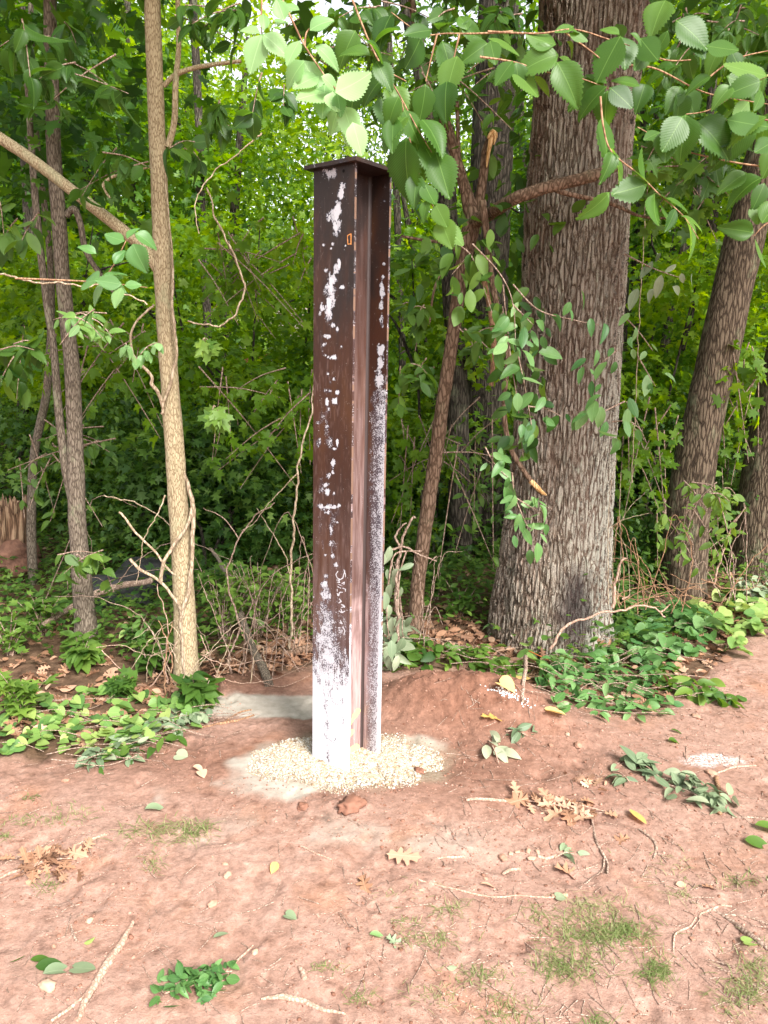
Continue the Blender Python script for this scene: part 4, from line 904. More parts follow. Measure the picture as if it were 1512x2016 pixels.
for i, (lst, nm, lab) in enumerate([
   ([(325, 975, 3), (305, 1020, 1.6), (285, 1060, 1.5), (278, 1100, 1.2), (268, 1150, 1)], 3.4, "thin grey tendril hanging from the slim tree's left side at knee height"),
   ([(515, 262, 3), (470, 300, 2), (410, 350, 2), (385, 400, 1.6), (392, 460, 1.4)], 3.0, "pale thin vine arcing out to the upper left of the post"),
   ([(407, 370, 2.5), (425, 430, 2.5), (460, 500, 3), (478, 560, 3), (472, 610, 3), (430, 640, 2.5), (370, 632, 2.5)], 3.6, "brown loop of vine hanging like a bow left of the post"),
   ([(0, 540, 3), (60, 552, 3), (130, 560, 2.6), (220, 568, 2.4), (290, 600, 2.2)], 3.2, "long straight twig reaching in from the left at eye height"),
   ([(205, 975, 2), (240, 985, 2), (290, 1000, 2), (335, 1035, 2)], 4.2, "thin curved twig behind the slim tree's left side"),
   ([(1270, 420, 1.5), (1255, 700, 1.5), (1245, 950, 1.5)], 4.6, "thin straight vine hanging beside the slanting tree")]):
    lp = np.array([P(a, b, nm) for a, b, c in lst]); lr = [c * .6 / F * nm for a, b, c in lst]
    mb = MB(); tube(mb, lp, lr, 6, len(lst) * 14, .2, wig=3.0); single("dangling_vine", mb, [MAT['vine']], lp[0], lab, "vine", "loose vines and twigs hanging in the trees")

# ================================================================== background woods
rng = np.random.default_rng(77)
def wood_tree(x, y, h, T, size, mat, n, per, rad, t0, label, trunk_r=0.1, low=0.0, group="crowded trees of the far woods", spread=1.8, cat="tree", name="woodland_tree", upn=1.2, bare=False):
    t = thing(name, label, cat, (x, y, 0), group)
    mb = MB(); lean = rng.normal(0, .5, 2)
    pth = np.array([[x, y, -.1], [x + lean[0] * .3, y + lean[1] * .3, h * .4], [x + lean[0], y + lean[1], h]])
    c = tube(mb, pth, [trunk_r, trunk_r * .8, trunk_r * .25], 8, 14, .1)
    part("trunk", mb, [MAT['bark_dark']], t)
    if not bare:
        mb = MB()
        cz = rng.uniform(low * h, h, n); ang = rng.uniform(0, 2 * PI, n); rr = np.sqrt(rng.uniform(0.02, 1, n)) * spread * np.sqrt(np.clip(1.15 - np.abs(cz / h - .45), 0.2, 1))
        cen = np.stack([x + lean[0] * cz / h + rr * np.cos(ang), y + lean[1] * cz / h + rr * np.sin(ang), cz], 1)
        spray_cloud(mb, T, cen, rad, per, size, tint0=t0, tv=.35, rng=rng, upn=upn)
        part("crown", mb, [MAT[mat]], t)
        for k in range(6 if h > 3 else 3):
            mb = MB(); e = cen[k]; s = pth[0] + (pth[2] - pth[0]) * max(0.05, (e[2] - .5) / h); tube(mb, [s, (s + e) / 2 + rng.normal(0, .12, 3), e], [.02, .012, .004], 5, 7)
            part("branch", mb, [MAT['bark_dark']], t)
    return t
kinds = ["bushy", "loose", "dense", "open crowned", "feathery", "full leaved"]
hues = ["bright yellow-green", "mid green", "deep green"]
# (px, Y, height, hue index, low)
wl = [(480, 7.4, 2.9, 0, .42), (575, 8.2, 3.0, 0, .38), (405, 8.4, 3.2, 0, .4), (845, 6.6, 2.7, 0, .42), (1290, 7.2, 2.8, 0, .42), (1250, 9.0, 3.4, 0, .38), (100, 7.8, 3.0, 0, .45), (240, 8.6, 3.0, 0, .4), (1450, 8.2, 3.0, 0, .4), (60, 11, 7.0, 0, .10), (230, 10.5, 6.2, 1, .22), (150, 14, 8.2, 0, .1), (330, 13, 8.2, 0, .12), (430, 11.5, 6.0, 0, .12), (465, 12.5, 5.6, 0, .08), (660, 16, 4.6, 0, .05), (440, 19, 8, 0, .05), (690, 14, 4.6, 1, .05), (800, 17, 5.2, 0, .02), (880, 12, 4.4, 0, .1),
      (1050, 14, 8.0, 1, .1), (1120, 15, 9, 1, .05), (1250, 10.5, 6.6, 1, .22), (1330, 12.5, 7.4, 0, .05), (1420, 11, 6.8, 0, .18), (1390, 16, 9.5, 0, .05), (1500, 13, 8.5, 0, .08), (1600, 10, 8, 1, .1), (-60, 10, 7.5, 2, .12), (-140, 14, 9, 1, .05), (20, 17, 10, 1, .05), (260, 19, 10.5, 1, .04), (1240, 20, 10.5, 1, .03), (1560, 19, 11, 0, .03), (930, 21, 6.2, 0, .02), (1700, 15, 9, 1, .05), (380, 24, 11.5, 0, .02), (100, 25, 12.5, 1, .02), (1110, 26, 12, 0, .02), (1450, 26, 13, 1, .02), (690, 20, 9.5, 0, .35), (800, 18, 8.6, 0, .45), (600, 22, 9.4, 1, .4), (640, 27, 5.6, 0, .0), (790, 25, 5.0, 0, .0), (-260, 19, 10, 1, .05), (1850, 19, 10, 1, .05)]
used_lab = set()
def where(px):
    for lim, nm in ((-20, "beyond the left edge"), (110, "behind the stump"), (220, "behind the forked grey trunk"), (300, "left of the slim tan tree"), (400, "right of the slim tan tree"), (520, "midway between the slim tan tree and the post"), (640, "just left of the steel post"), (720, "straight behind the steel post"), (840, "right beside the steel post"), (940, "behind the crooked brown tree"), (1060, "behind the oak's left side"), (1180, "straight behind the oak"), (1290, "just right of the oak"), (1400, "between the oak and the slanting tree"), (1480, "behind the slanting tree"), (1560, "behind the trunk at the right edge")):
        if px < lim: return nm
    return "beyond the right edge"
for i, (px, yy, h, hue, low) in enumerate(wl):
    x = P(px, 700, yy)[0]; T = [T_MAPLE, T_SIMPLE][1 if yy > 12 else 0]
    size = .08 if h < 4 else 0.10 if yy < 12 else 0.115 + 0.004 * (yy - 12)
    n = int(120 * (yy / 12) ** 0.4 * h / 8 * (.5 if low >= .35 and h > 4 else 1)); n = 34 if h < 4 else n; dist = "front" if h < 4 else "near" if yy < 11.5 else ("farther" if yy < 18 else "most distant")
    wood_tree(x, yy, h, T, size, ['bright', 'forest', 'forest'][hue], n, 58, 0.48 + .012 * yy if h > 4 else .34, [0.5, .6, .25][hue], f"{kinds[i % 6]} {hues[hue]} {'sapling' if h < 4 else 'tree'} {where(px)}, {dist} row", 0.07 + .006 * h if h > 4 else .018, low, spread=(1.5 + .035 * yy) if h > 4 else .85)
# understorey shrubs
sh = [(40, 8.0, 1.4, 2), (150, 7.4, 1.2, 2), (215, 6.4, 1.4, 2), (300, 6.4, 1.6, 2), (390, 5.8, 1.1, 2), (470, 6.8, 1.5, 2), (560, 7.2, 1.6, 1), (240, 8.4, 2.0, 2), (350, 8.6, 1.9, 1), (60, 9.3, 2.2, 1), (600, 9.4, 2.1, 0), (470, 9.2, 2.2, 0), (700, 8, 1.9, 1), (790, 6.9, 1.7, 1), (860, 6.3, 1.2, 2), (800, 9.4, 2.2, 0), (900, 8.2, 2.0, 1), (1210, 6.9, 1.4, 2), (1260, 6.1, .9, 2), (1280, 8, 1.8, 2), (1240, 9.4, 1.9, 2), (1420, 7.4, 1.6, 2), (1400, 9.2, 2.0, 1), (1330, 9.0, 1.6, 2), (1500, 9.3, 2.1, 1), (-60, 7.6, 1.8, 2), (1040, 9, 2.0, 1), (1130, 8.6, 2.0, 1), (1620, 8.4, 2.0, 1), (1540, 7.2, 1.3, 2)]
for i, (px, yy, h, hue) in enumerate(sh):
    x = P(px, 800, yy)[0]; h *= 0.72 if yy > 7.5 else .85; hue = max(0, hue - 1) if yy > 8 else hue
    wood_tree(x, yy, h, [T_OVATE, T_STAR, T_STAR][i % 3], [.06, .075, .09][i % 3], ['bright', 'bright', 'under'][hue], int(50 + 12 * h), 34, 0.28, [.4, .5, .3][hue], f"{['low', 'rounded', 'straggly', 'spreading'][i % 4]} {hues[hue]} shrub {where(px)}, {'front' if yy < 7 else ('middle' if yy < 8.6 else 'rear')} row", .015, 0.02, "undergrowth shrubs behind the clearing", (.65 + .05 * yy if yy > 7.2 else .6), "shrub", "shrub", 1.3)
# far-off wood reading as one mass
mb = MB(); n = 2600
th = rng.uniform(-1.15, 1.15, n); rr = rng.uniform(30, 42, n); hz = rng.uniform(0, 1, n)
gapx = np.exp(-((th + 0.03) / 0.10) ** 2)
cen = np.stack([rr * np.sin(th), rr * np.cos(th), hz * (12.5 - 8.0 * gapx + 2 * np.sin(th * 17))], 1)
spray_cloud(mb, T_SIMPLE, cen, 1.5, 76, 0.28, tint0=.5, tv=.4, rng=rng)
single("distant_woods", mb, [MAT['bright']], (0, 36, 0), "far off wall of sunlit foliage closing the view", "woods", kind='stuff')

# ---- house glimpsed through the leaves
hx = P(545, 700, 27)[0]
hs = thing("house", "pale pink and white house glimpsed through leaves left of the post", "house", (hx, 28, 0))
def box(mb, lo, hi, tint=.5):
    lo, hi = np.array(lo, float), np.array(hi, float)
    v = np.array([[x, y, z] for x in (0, 1) for y in (0, 1) for z in (0, 1)]) * (hi - lo) + lo
    mb.add(v, np.array([[0, 1, 3, 2], [4, 6, 7, 5], [0, 4, 5, 1], [2, 3, 7, 6], [0, 2, 6, 4], [1, 5, 7, 3]]), tint=tint)
MAT['siding'] = simple("pale_siding", (0.72, 0.70, 0.74), (0.82, 0.80, 0.82), 3); MAT['redp'] = simple("red_paint", (0.55, 0.12, 0.12), (0.62, 0.2, 0.2), 3); MAT['roofp'] = simple("pink_shingle", (0.6, 0.4, 0.42), (0.72, 0.52, 0.54), 4)
m, n_ = newmat("window_glass"); pbr(n_, (0.05, 0.08, 0.1), 0.1, None, 0.6); MAT['glass'] = m
mb = MB(); box(mb, (hx - 2.2, 27, 0), (hx + 2.2, 31, 2.5)); part("wall", mb, [MAT['siding']], hs, smooth=False)
mb = MB(); v = np.array([[hx - 2.5, 26.7, 2.5], [hx + 2.5, 26.7, 2.5], [hx + 2.5, 31.3, 2.5], [hx - 2.5, 31.3, 2.5], [hx - 2.5, 29, 3.6], [hx + 2.5, 29, 3.6]]); mb.add(v, np.array([[0, 1, 5, 4], [3, 4, 5, 2], [0, 3, 2, 1]])); mb.add(v, np.array([[0, 4, 3], [1, 2, 5]])); part("roof", mb, [MAT['roofp']], hs, smooth=False)
mb = MB(); box(mb, (hx - 1.3, 26.94, 0), (hx - .2, 27.0, 2.0)); part("door", mb, [MAT['redp']], hs, smooth=False)
for dx in (.5, 1.5):
    mb = MB(); box(mb, (hx + dx - .35, 26.95, 1.0), (hx + dx + .35, 27.0, 2.0)); wf = part("window", mb, [MAT['siding']], hs, smooth=False)
    mb = MB(); box(mb, (hx + dx - .29, 26.93, 1.06), (hx + dx + .29, 26.948, 1.94)); part("pane", mb, [MAT['glass']], wf, smooth=False)

# ================================================================== leafy sprays hanging into the view
def sprig(name, label, cat, group, paths, Y, T, size_px, mat, spacing=0.75, up=(0, -0.3, 1.0), tint=(.5, .25), stem_r=2.0, stem_mat='twig_red', droop=0.5, seed=0, fan=0.75, jit=.35, width=1):
    """paths: list of photo polylines; leaves sit alternately along them, sized in photo pixels"""
    rng = np.random.default_rng(seed + 100)
    p0 = P(paths[0][0][0], paths[0][0][1], paths[0][0][2] if len(paths[0][0]) > 2 else Y)
    t = thing(name, label, cat, p0, group); ml = MB()
    for pi, pl in enumerate(paths):
        lp = np.array([P(q[0], q[1], q[2] if len(q) > 2 else Y) for q in pl])
        n = max(4, (len(lp) - 1) * 8); mm = MB(); c = tube(mm, lp, [stem_r / F * Y, stem_r * .35 / F * Y], 6, n)
        part("twig", mm, [MAT[stem_mat]], t)
        seg = np.linalg.norm(np.diff(c, axis=0), axis=1); s = np.r_[0, np.cumsum(seg)]; sz = size_px / F * Y; step = sz * spacing
        k = max(2, int(s[-1] / step) + 1); ds = np.linspace(0.08 * s[-1], s[-1], k) + rng.normal(0, .1 * step, k); ds = np.clip(ds, 0, s[-1]); ds[-1] = s[-1]
        pos = np.stack([np.interp(ds, s, c[:, j]) for j in range(3)], 1)
        tg = np.stack([np.interp(np.minimum(ds + .01, s[-1]), s, c[:, j]) - np.interp(ds - .02, s, c[:, j]) for j in range(3)], 1); tg = unit(tg)
        side = np.where(np.arange(k) % 2 == 0, 1.0, -1.0)[:, None] * np.ones((k, 1)); side[-1] = 0
        lat = np.cross(tg, np.array([0, -0.6, .8])); lat = unit(lat)
        ax = tg * (1 - fan * .5) + lat * side * fan + np.array([0, 0, -droop]) + rng.normal(0, jit * .5, (k, 3)) * [1, .7, 1]
        nr = np.array(up)[None] + rng.normal(0, jit, (k, 3))
        put_leaves(ml, T, pos + ax * 0.004, ax, nr, sz * rng.uniform(.7, 1.15, k), np.clip(tint[0] + tint[1] * rng.normal(0, 1, k), 0, 1))
    part("foliage", ml, [MAT[mat]], t); return t
def leaf_at(ml, T, px, py, Y, ang, ln, n, tint, dz=0.0):
    """a leaf whose base is at (px,py), pointing along ang (photo degrees, 0 right, 90 down)"""
    b = P(px, py, Y); a = math.radians(ang); dirw = XI * math.cos(a) - YI * math.sin(a) + FWD * dz
    put_leaves(ml, T, b[None], dirw[None], (np.array(n, float))[None], ln / F * Y, tint)
def placed(name, label, cat, group, leaves, twigs, Y, T, mat, stem_mat='twig_red', facing=(0, -.75, .65), jit=.3, seed=0, r=2):
    rng = np.random.default_rng(seed); t = thing(name, label, cat, P(leaves[0][0], leaves[0][1], Y), group)
    for tw in twigs:
        mm = MB(); lp = np.array([P(q[0], q[1], q[2] if len(q) > 2 else Y + .01) for q in tw]); tube(mm, lp, [r / F * Y, r * .4 / F * Y], 6, 8 * len(tw)); part("twig", mm, [MAT[stem_mat]], t)
    ml = MB()
    for lf in leaves:
        px, py, ang, ln = lf[:4]; ln = ln * (.86 if name == 'elm_twig' else 1) * rng.uniform(.7, 1.15); tn = lf[4] if len(lf) > 4 else .5
        leaf_at(ml, T, px, py, Y + rng.uniform(-.05, .05), ang, ln, np.array(facing) + rng.normal(0, jit, 3), np.clip(tn - .08 + rng.normal(0, .2), 0, 1), rng.normal(0, .25))
    part("foliage", ml, [MAT[mat]], t); return t
OG = "leafy elm twigs hanging into the top of the view"
placed("elm_twig", "palest elm twig drooping in front of the post's cap plate", "twig", OG,
  [(512,66,200,46,.7),(516,68,110,90,.9),(518,68,35,78,.8),(520,60,270,50,.5),(545,50,300,55,.6),(560,40,250,40,.5),(590,80,120,60,.7),(600,120,140,60,.7),(596,118,60,70,.6),(628,150,150,62,.6),(632,150,25,60,.6),(655,180,160,75,.7),(660,182,335,78,.9),(664,184,80,60,.5),(672,205,125,66,.8),(676,210,70,92,.9),(690,232,50,62,.8),(694,236,100,60,.8),(694,240,72,92,.95),(640,165,95,70,.6),(655,180,85,75,.7),(610,60,330,50,.5),(590,20,200,60,.6),(620,90,30,56,.5),(685,225,140,70,.8)],
  [[(556,0,1.5),(580,50),(600,90),(640,150),(668,185),(694,236)],[(516,-10),(514,40),(515,66)],[(600,90),(606,60),(640,40)]], 1.5, T_ELM, 'elm_pale', facing=(0.05, -.8, .5), jit=.25, seed=1)
placed("elm_twig", "darker elm twig drooping over the right end of the post's cap plate", "twig", OG,
  [(730,110,200,80),(740,120,60,95),(760,150,150,80),(770,170,70,85),(785,190,120,80),(795,215,60,85),(800,230,135,80),(815,260,80,85),(830,280,55,90),(845,300,110,80,.7),(858,300,75,90,.8),(700,60,120,70),(720,80,20,70),(842,395,110,60,.7),(856,400,60,62,.7),(868,430,75,85,.8),(870,440,40,60,.6),(820,340,95,90,.2),(800,270,95,120,.15),(835,360,70,80,.3),(775,230,95,95,.35),(750,190,70,95,.4),(830,235,50,90,.5)],
  [[(690,-10),(735,100),(785,185),(820,250),(850,300)],[(790,200),(820,330),(845,390),(870,440)],[(760,140),(800,160)]], 1.75, T_ELM, 'elm', jit=.35, seed=2)
placed("elm_twig", "elm twig of big dark leaves left of the oak's upper trunk", "twig", OG,
  [(850,60,160,90,.3),(830,70,110,105,.25),(870,80,70,95,.4),(900,110,110,75,.5),(920,60,250,60,.6),(905,50,20,70,.5),(960,75,20,70,.7),(965,80,80,60,.6),(960,85,140,72,.6),(880,160,100,70,.6),(838,165,95,70,.6),(790,60,200,80,.25),(770,30,120,80,.3),(700,130,95,90,.2)],
  [[(1010,62),(940,66),(880,66),(830,66),(770,24)],[(905,66),(885,150)],[(860,68),(838,160)]], 1.85, T_ELM, 'elm', jit=.35, seed=3)
placed("elm_twig", "elm twig with a fan of fresh leaves across the oak's upper trunk", "twig", OG,
  [(1100,108,165,78,.8),(1100,112,25,70,.85),(1096,122,62,82,.85),(1130,52,160,40,.7),(1120,66,20,50,.6),(1095,88,200,60,.6),(1120,60,340,45,.7),(1220,68,215,62,.8),(1222,70,120,84,.35),(1224,72,85,82,.5),(1240,66,30,40,.4),(1195,170,150,85,.2),(1200,172,45,90,.2),(1196,178,95,74,.4),(1195,165,215,60,.5),(1010,120,130,70,.5),(1015,122,75,66,.6),(1010,130,50,80,.5),(1190,165,160,70,.2)],
  [[(960,62),(1060,66),(1130,58),(1200,78),(1240,90)],[(945,112),(1010,122),(1085,144),(1130,150),(1200,175)],[(1110,62),(1175,110),(1180,120)]], 1.7, T_ELM, 'elm', jit=.2, seed=4)
placed("elm_twig", "elm twig of many leaves in the upper right corner over the oak's right edge", "twig", OG,
  [(1310,0,120,70,.8),(1315,60,110,70,.6),(1330,40,40,80,.5),(1360,70,60,70,.4),(1390,90,20,60,.6),(1420,90,120,70,.5),(1440,100,70,60,.6),(1260,75,60,60,.5),(1275,95,120,60,.4),(1260,170,200,60,.5),(1270,165,110,60,.5),(1340,170,120,60,.5),(1350,175,70,66,.5),(1430,150,20,70,.7),(1400,150,160,60,.5),(1450,210,140,60,.7),(1480,130,60,80,.6),(1490,140,100,70,.6),(1330,185,60,80,.3),(1500,180,110,60,.5)],
  [[(1228,128),(1290,135),(1370,175),(1420,190),(1512,205)],[(1240,95),(1310,118),(1360,118)],[(1370,175),(1440,120),(1512,100)]], 1.8, T_ELM, 'elm', jit=.35, seed=5)
placed("elm_twig", "elm twig of large bright leaves at the right edge, upper part", "twig", OG,
  [(1512,150,200,100,.9),(1500,160,165,100,.7),(1440,170,140,70,.5),(1475,200,130,70,.9),(1510,230,160,90,.9),(1520,220,110,80,.8),(1470,230,95,90,.3),(1440,260,150,60,.4),(1350,225,95,110,.5),(1345,228,120,90,.4),(1370,240,40,90,.3),(1400,240,80,80,.25),(1430,235,20,80,.4),(1300,260,150,60,.6),(1310,255,90,60,.4),(1530,275,150,60,.9),(1530,290,115,80,.9)],
  [[(1530,140),(1470,170),(1400,215),(1350,225)],[(1560,240),(1480,235),(1400,240)]], 1.65, T_ELM, 'elm', jit=.4, seed=6)
placed("elm_twig", "elm twig of long edge-on leaves hanging in front of the oak's right edge", "twig", OG,
  [(1186,228,82,110,.7),(1200,290,60,80,.8),(1205,300,100,60,.7),(1245,335,40,60,.8),(1275,362,165,80,.6),(1200,378,128,92,.75),(1270,355,250,60,.6),(1300,400,60,70,.6),(1310,390,20,70,.7),(1330,410,110,62,.4),(1345,425,55,100,.7),(1340,425,20,60,.7),(1290,380,100,80,.4),(1290,380,20,55,.6)],
  [[(1182,190),(1188,250),(1205,300),(1260,345),(1300,385),(1345,425),(1375,470)]], 1.6, T_ELM2, 'elm', facing=(.7, -.4, .6), jit=.5, seed=7)
placed("elm_twig", "elm twig with two broad leaves against the slanting tree, at the right edge", "twig", OG,
  [(1484,458,185,82,.6),(1486,470,60,80,.6),(1500,350,160,70,.4),(1505,360,110,75,.4),(1470,340,150,70,.4),(1490,400,95,60,.5),(1500,440,300,60,.5)],
  [[(1560,420),(1510,440),(1484,465)],[(1560,330),(1480,325),(1400,310),(1330,290),(1255,250)]], 1.7, T_ELM, 'elm', jit=.3, seed=8)
placed("elm_twig", "elm twig with dull leaves left of the slim tan trunk at shoulder height", "twig", "leafy twigs at the left side",
  [(200,548,330,48,.6),(195,552,190,62,.6),(205,555,120,50,.6),(215,560,20,40,.5),(240,560,185,50,.6),(245,562,350,50,.6),(240,566,110,46,.6),(225,520,300,40,.5),(190,500,210,40,.5),(245,475,200,50,.5),(250,470,300,50,.5),(265,460,20,50,.4),(262,480,70,60,.4)],
  [[(30,548),(130,552),(200,556),(290,566)],[(200,556),(225,520),(250,470)]], 2.6, T_ELM, 'ovate', jit=.3, seed=9)
OV = "leafy twigs around the oak trunk"
for i, (lab, lv, tw, Y, m, t0) in enumerate([
   ("sprig of pale oval leaves left of the oak trunk at chest height", [(1010,640),(985,650),(1030,655),(1000,680),(1020,690),(1040,680),(995,700),(1025,705),(1035,620),(1050,660)], [[(930,480),(985,540),(1010,600),(1015,690)],[(1010,600),(1050,640)]], 3.3, 'ovate', .85),
   ("sprig of dark green leaves hanging over the broken branch's upper bend", [(900,540),(925,530),(940,560),(880,570),(925,590),(955,570),(905,600),(960,520),(975,550),(890,500),(930,500),(955,490),(980,600)], [[(880,470),(925,500),(950,560),(970,620)],[(925,500),(890,540)]], 3.4, 'under', .6),
   ("sprig of oval leaves beside the elbow of the broken branch", [(1030,760),(1015,790),(1045,790),(1040,840),(1060,830),(1020,720),(1050,720),(1055,870),(1035,860)], [[(1020,700),(1035,770),(1050,860)]], 3.5, 'ovate', .55),
   ("thick vine of dark leaves hanging along the oak's left edge", [(x_, y_) for y_ in range(580, 900, 26) for x_ in (985 + (y_ * 7) % 31, 1030 + (y_ * 5) % 37)], [[(990,560),(1005,700),(1020,800),(1030,900)]], 3.7, 'under', .35),
   ("small sprig of five leaves left of the oak at hip height", [(975,905),(985,920),(970,930),(990,950),(1015,935),(1005,960)], [[(955,880),(975,915),(1000,940)]], 3.3, 'ovate', .7),
   ("drooping sprig of leaves at the end of the broken branch on the oak", [(1020,985),(1010,1010),(1045,1000),(1060,1010),(1030,1030),(1050,1040),(1070,1020),(1040,1060),(1015,1040),(1065,1050),(1030,1005),(1055,990)], [[(1008,930),(1015,980),(1040,1040)],[(1015,980),(1065,1010)]], 3.3, 'ovate', .6),
   ("sprig of dark leaves across the oak's middle", [(1140,590),(1135,625),(1160,635),(1180,650),(1100,620),(1075,640),(1085,655)], [[(1010,560),(1060,610),(1130,630),(1180,640)]], 3.4, 'ovate', .3),
   ("sprig of leaves on the oak's right side at chest height", [(1180,700),(1200,690),(1160,720),(1175,740),(1210,720),(1190,760),(1215,745),(1165,760),(1150,745)], [[(1215,690),(1185,715),(1165,760)]], 3.6, 'ovate', .5),
   ("lower sprig of leaves on the oak's right side at hip height", [(1140,810),(1165,800),(1180,815),(1155,835),(1195,830),(1150,850),(1175,850),(1130,830),(1185,800)], [[(1230,790),(1190,810),(1145,840)]], 3.6, 'ovate', .55),
   ("dark single twig with drooping leaves in the middle of the oak", [(1085,810),(1105,815),(1095,835),(1060,860)], [[(1040,800),(1075,805),(1105,820)]], 3.6, 'forest', .3),
   ("pale oval leaved sprig just right of the oak at chest height", [(1240,640),(1265,650),(1280,670),(1250,680),(1270,690),(1240,665),(1300,760),(1265,740),(1280,750)], [[(1225,620),(1255,650),(1285,690)],[(1255,700),(1290,760)]], 4.3, 'ovate', .95),
   ("oval leaved sprig right of the oak at hip height", [(1235,810),(1250,830),(1225,840),(1265,850),(1215,860),(1240,780),(1225,880)], [[(1205,830),(1240,830),(1265,850)]], 4.0, 'ovate', .75),
   ("silvery leaved sprig right of the oak at head height", [(1310,510),(1340,520),(1290,540),(1320,550),(1350,540),(1300,570),(1260,570),(1330,580),(1270,530),(1345,560)], [[(1230,500),(1290,530),(1350,550)]], 4.4, 'wilt', .6),
   ]):
    rng = np.random.default_rng(i + 60)
    lf = [(x + rng.normal(0, 9), y - 12 + rng.normal(0, 12), rng.normal(95, 42), rng.uniform(24, 50) * (3.4 / Y) ** .5, t0 + rng.normal(0, .15)) for x, y in lv for _ in range(2 if max(a_[0] for a_ in lv) < 1075 and i < 8 else 1)]
    placed("leafy_sprig", lab, "sprig", OV, lf, tw, Y, T_OVATE_F, m, stem_mat='twig', jit=.5, seed=i + 20, r=1.6)
# leafy clumps at the left in middle distance
LG = "leafy clumps hanging at the left"
for i, (lab, bx, Y, T, mat, n, sz, t0) in enumerate([
   ("bright rounded leaf clump at eye height left of the slim trunk", (100, 590, 270, 690), 3.1, T_OVATE_F, 'heart', 44, 32, .35),
   ("small pale serrated leaf clump touching the slim trunk", (230, 660, 310, 730), 3.2, T_ELM, 'ovate', 22, 26, .8),
   ("big five-fingered leaves right of the slim trunk at head height", (380, 200, 470, 270), 3.2, T_ELM2, 'elm', 16, 52, .4),
   ("five-fingered leaves below them, beside the slim trunk", (325, 270, 400, 340), 3.4, T_ELM2, 'elm', 13, 46, .35),
   ("star shaped leaves beside the slim trunk at chest height", (365, 650, 430, 710), 3.5, T_MAPLE, 'under', 9, 46, .7),
   ("lower star shaped leaves beside the slim trunk at hip height", (360, 795, 430, 860), 3.5, T_MAPLE, 'under', 11, 46, .7),
   ("dark leaf clump in the upper left corner", (-20, 20, 150, 170), 2.8, T_ELM2, 'elm', 34, 50, .25),
   ("broad dark leaves crossing the forked trunk high up", (60, 80, 260, 240), 3.0, T_ELM2, 'elm', 34, 47, .3),
   ("dark leaves over the slim trunk's limb", (120, 280, 300, 420), 3.5, T_ELM2, 'forest', 26, 37, .5),
   ("dim leaves at the left edge at chest height", (-10, 640, 120, 800), 3.7, T_ELM2, 'under', 34, 50, .35),
   ("dim leaves at the left edge at head height", (-10, 380, 110, 520), 3.7, T_OVATE_F, 'under', 30, 44, .5),
   ("dark leaves behind the left side of the post's cap", (480, 120, 560, 270), 2.4, T_ELM, 'elm', 14, 44, .15),
   ("dark leaves near the top left of the oak", (900, 10, 1050, 60), 2.9, T_ELM2, 'elm', 22, 43, .3),
   ("leaf clump hanging between the post and the crooked tree", (790, 560, 860, 700), 4.4, T_OVATE_F, 'under', 34, 38, .5),
   ("dark drooping leaf clump left of the crooked tree at chest height", (780, 700, 870, 820), 4.3, T_OVATE_F, 'under', 40, 38, .4),
   ("dangling leaves across the dark trunk beside the oak", (880, 600, 1000, 760), 4.2, T_OVATE_F, 'under', 40, 36, .5),
   ("five-fingered leaf clump right of the oak near the top", (1250, 230, 1480, 420), 3.3, T_MAPLE, 'elm', 56, 40, .35),
   ("leafy clump hanging in front of the slanting tree's top", (1300, 60, 1500, 200), 3.0, T_ELM2, 'elm', 44, 43, .5),
   ("leaf clump in the top centre above the post", (640, 0, 900, 70), 2.6, T_ELM2, 'elm', 40, 43, .3),
   ("small dark leaves high above the oak's right shoulder", (1240, 0, 1400, 130), 3.2, T_ELM2, 'elm', 60, 38, .35),
   ("small mixed leaves in the top right corner", (1380, 0, 1530, 200), 3.0, T_ELM2, 'elm', 70, 40, .5),
   ("small leaves between the oak and the slanting tree at head height", (1240, 300, 1420, 480), 4.2, T_MAPLE, 'under', 70, 34, .5),
   ("thin veil of leaves hiding the sky above the crooked tree", (800, 90, 1010, 260), 3.9, T_OVATE_F, 'forest', 80, 34, .55),
   ("thin veil of leaves against the sky above the post", (560, 30, 800, 200), 3.8, T_MAPLE, 'forest', 60, 34, .7),
   ("loose sprays of light leaves behind the forked trunk at chest height", (60, 620, 330, 900), 4.9, T_MAPLE, 'bright', 130, 26, .4),
   ("leafy sprays crossing the thin trunk beside the stump", (0, 820, 230, 1040), 5.0, T_OVATE_F, 'under', 120, 26, .55),
   ("five-fingered leaves low on the forked trunk", (110, 1060, 230, 1180), 3.9, T_ELM2, 'under', 34, 34, .5),
   ("airy sprays of light green leaves between the slim trunk and the post at head height", (380, 420, 615, 700), 5.2, T_MAPLE, 'bright', 170, 24, .5),
   ("airy sprays of maple leaves between the slim trunk and the post at hip height", (390, 720, 615, 980), 5.0, T_MAPLE, 'bright', 170, 24, .45),
   ("airy leaf sprays just right of the post above the brambles", (765, 780, 900, 1080), 5.2, T_MAPLE, 'bright', 110, 24, .35),
   ("small leaf sprays between the crooked tree and the oak at hip height", (860, 780, 1000, 1150), 4.9, T_OVATE_F, 'under', 120, 24, .55),
   ("fine leaf sprays right of the oak at hip height", (1215, 760, 1340, 1080), 5.4, T_MAPLE, 'bright', 120, 24, .35),
   ("leaf sprays in the gap between the slanting tree and the thick trunk", (1400, 620, 1512, 960), 5.8, T_MAPLE, 'bright', 110, 26, .4),
   ("leaf sprays crossing the lower half of the slanting tree", (1290, 940, 1480, 1120), 4.7, T_OVATE_F, 'under', 120, 26, .75),
   ("leaf clump to the upper left of the post, against the bright woods", (330, 0, 500, 110), 2.7, T_ELM2, 'elm', 36, 44, .35),
   ]):
    rng = np.random.default_rng(i + 200); x0, y0, x1, y1 = bx
    lf = []; tws = []
    nt_ = max(2, n // 8)
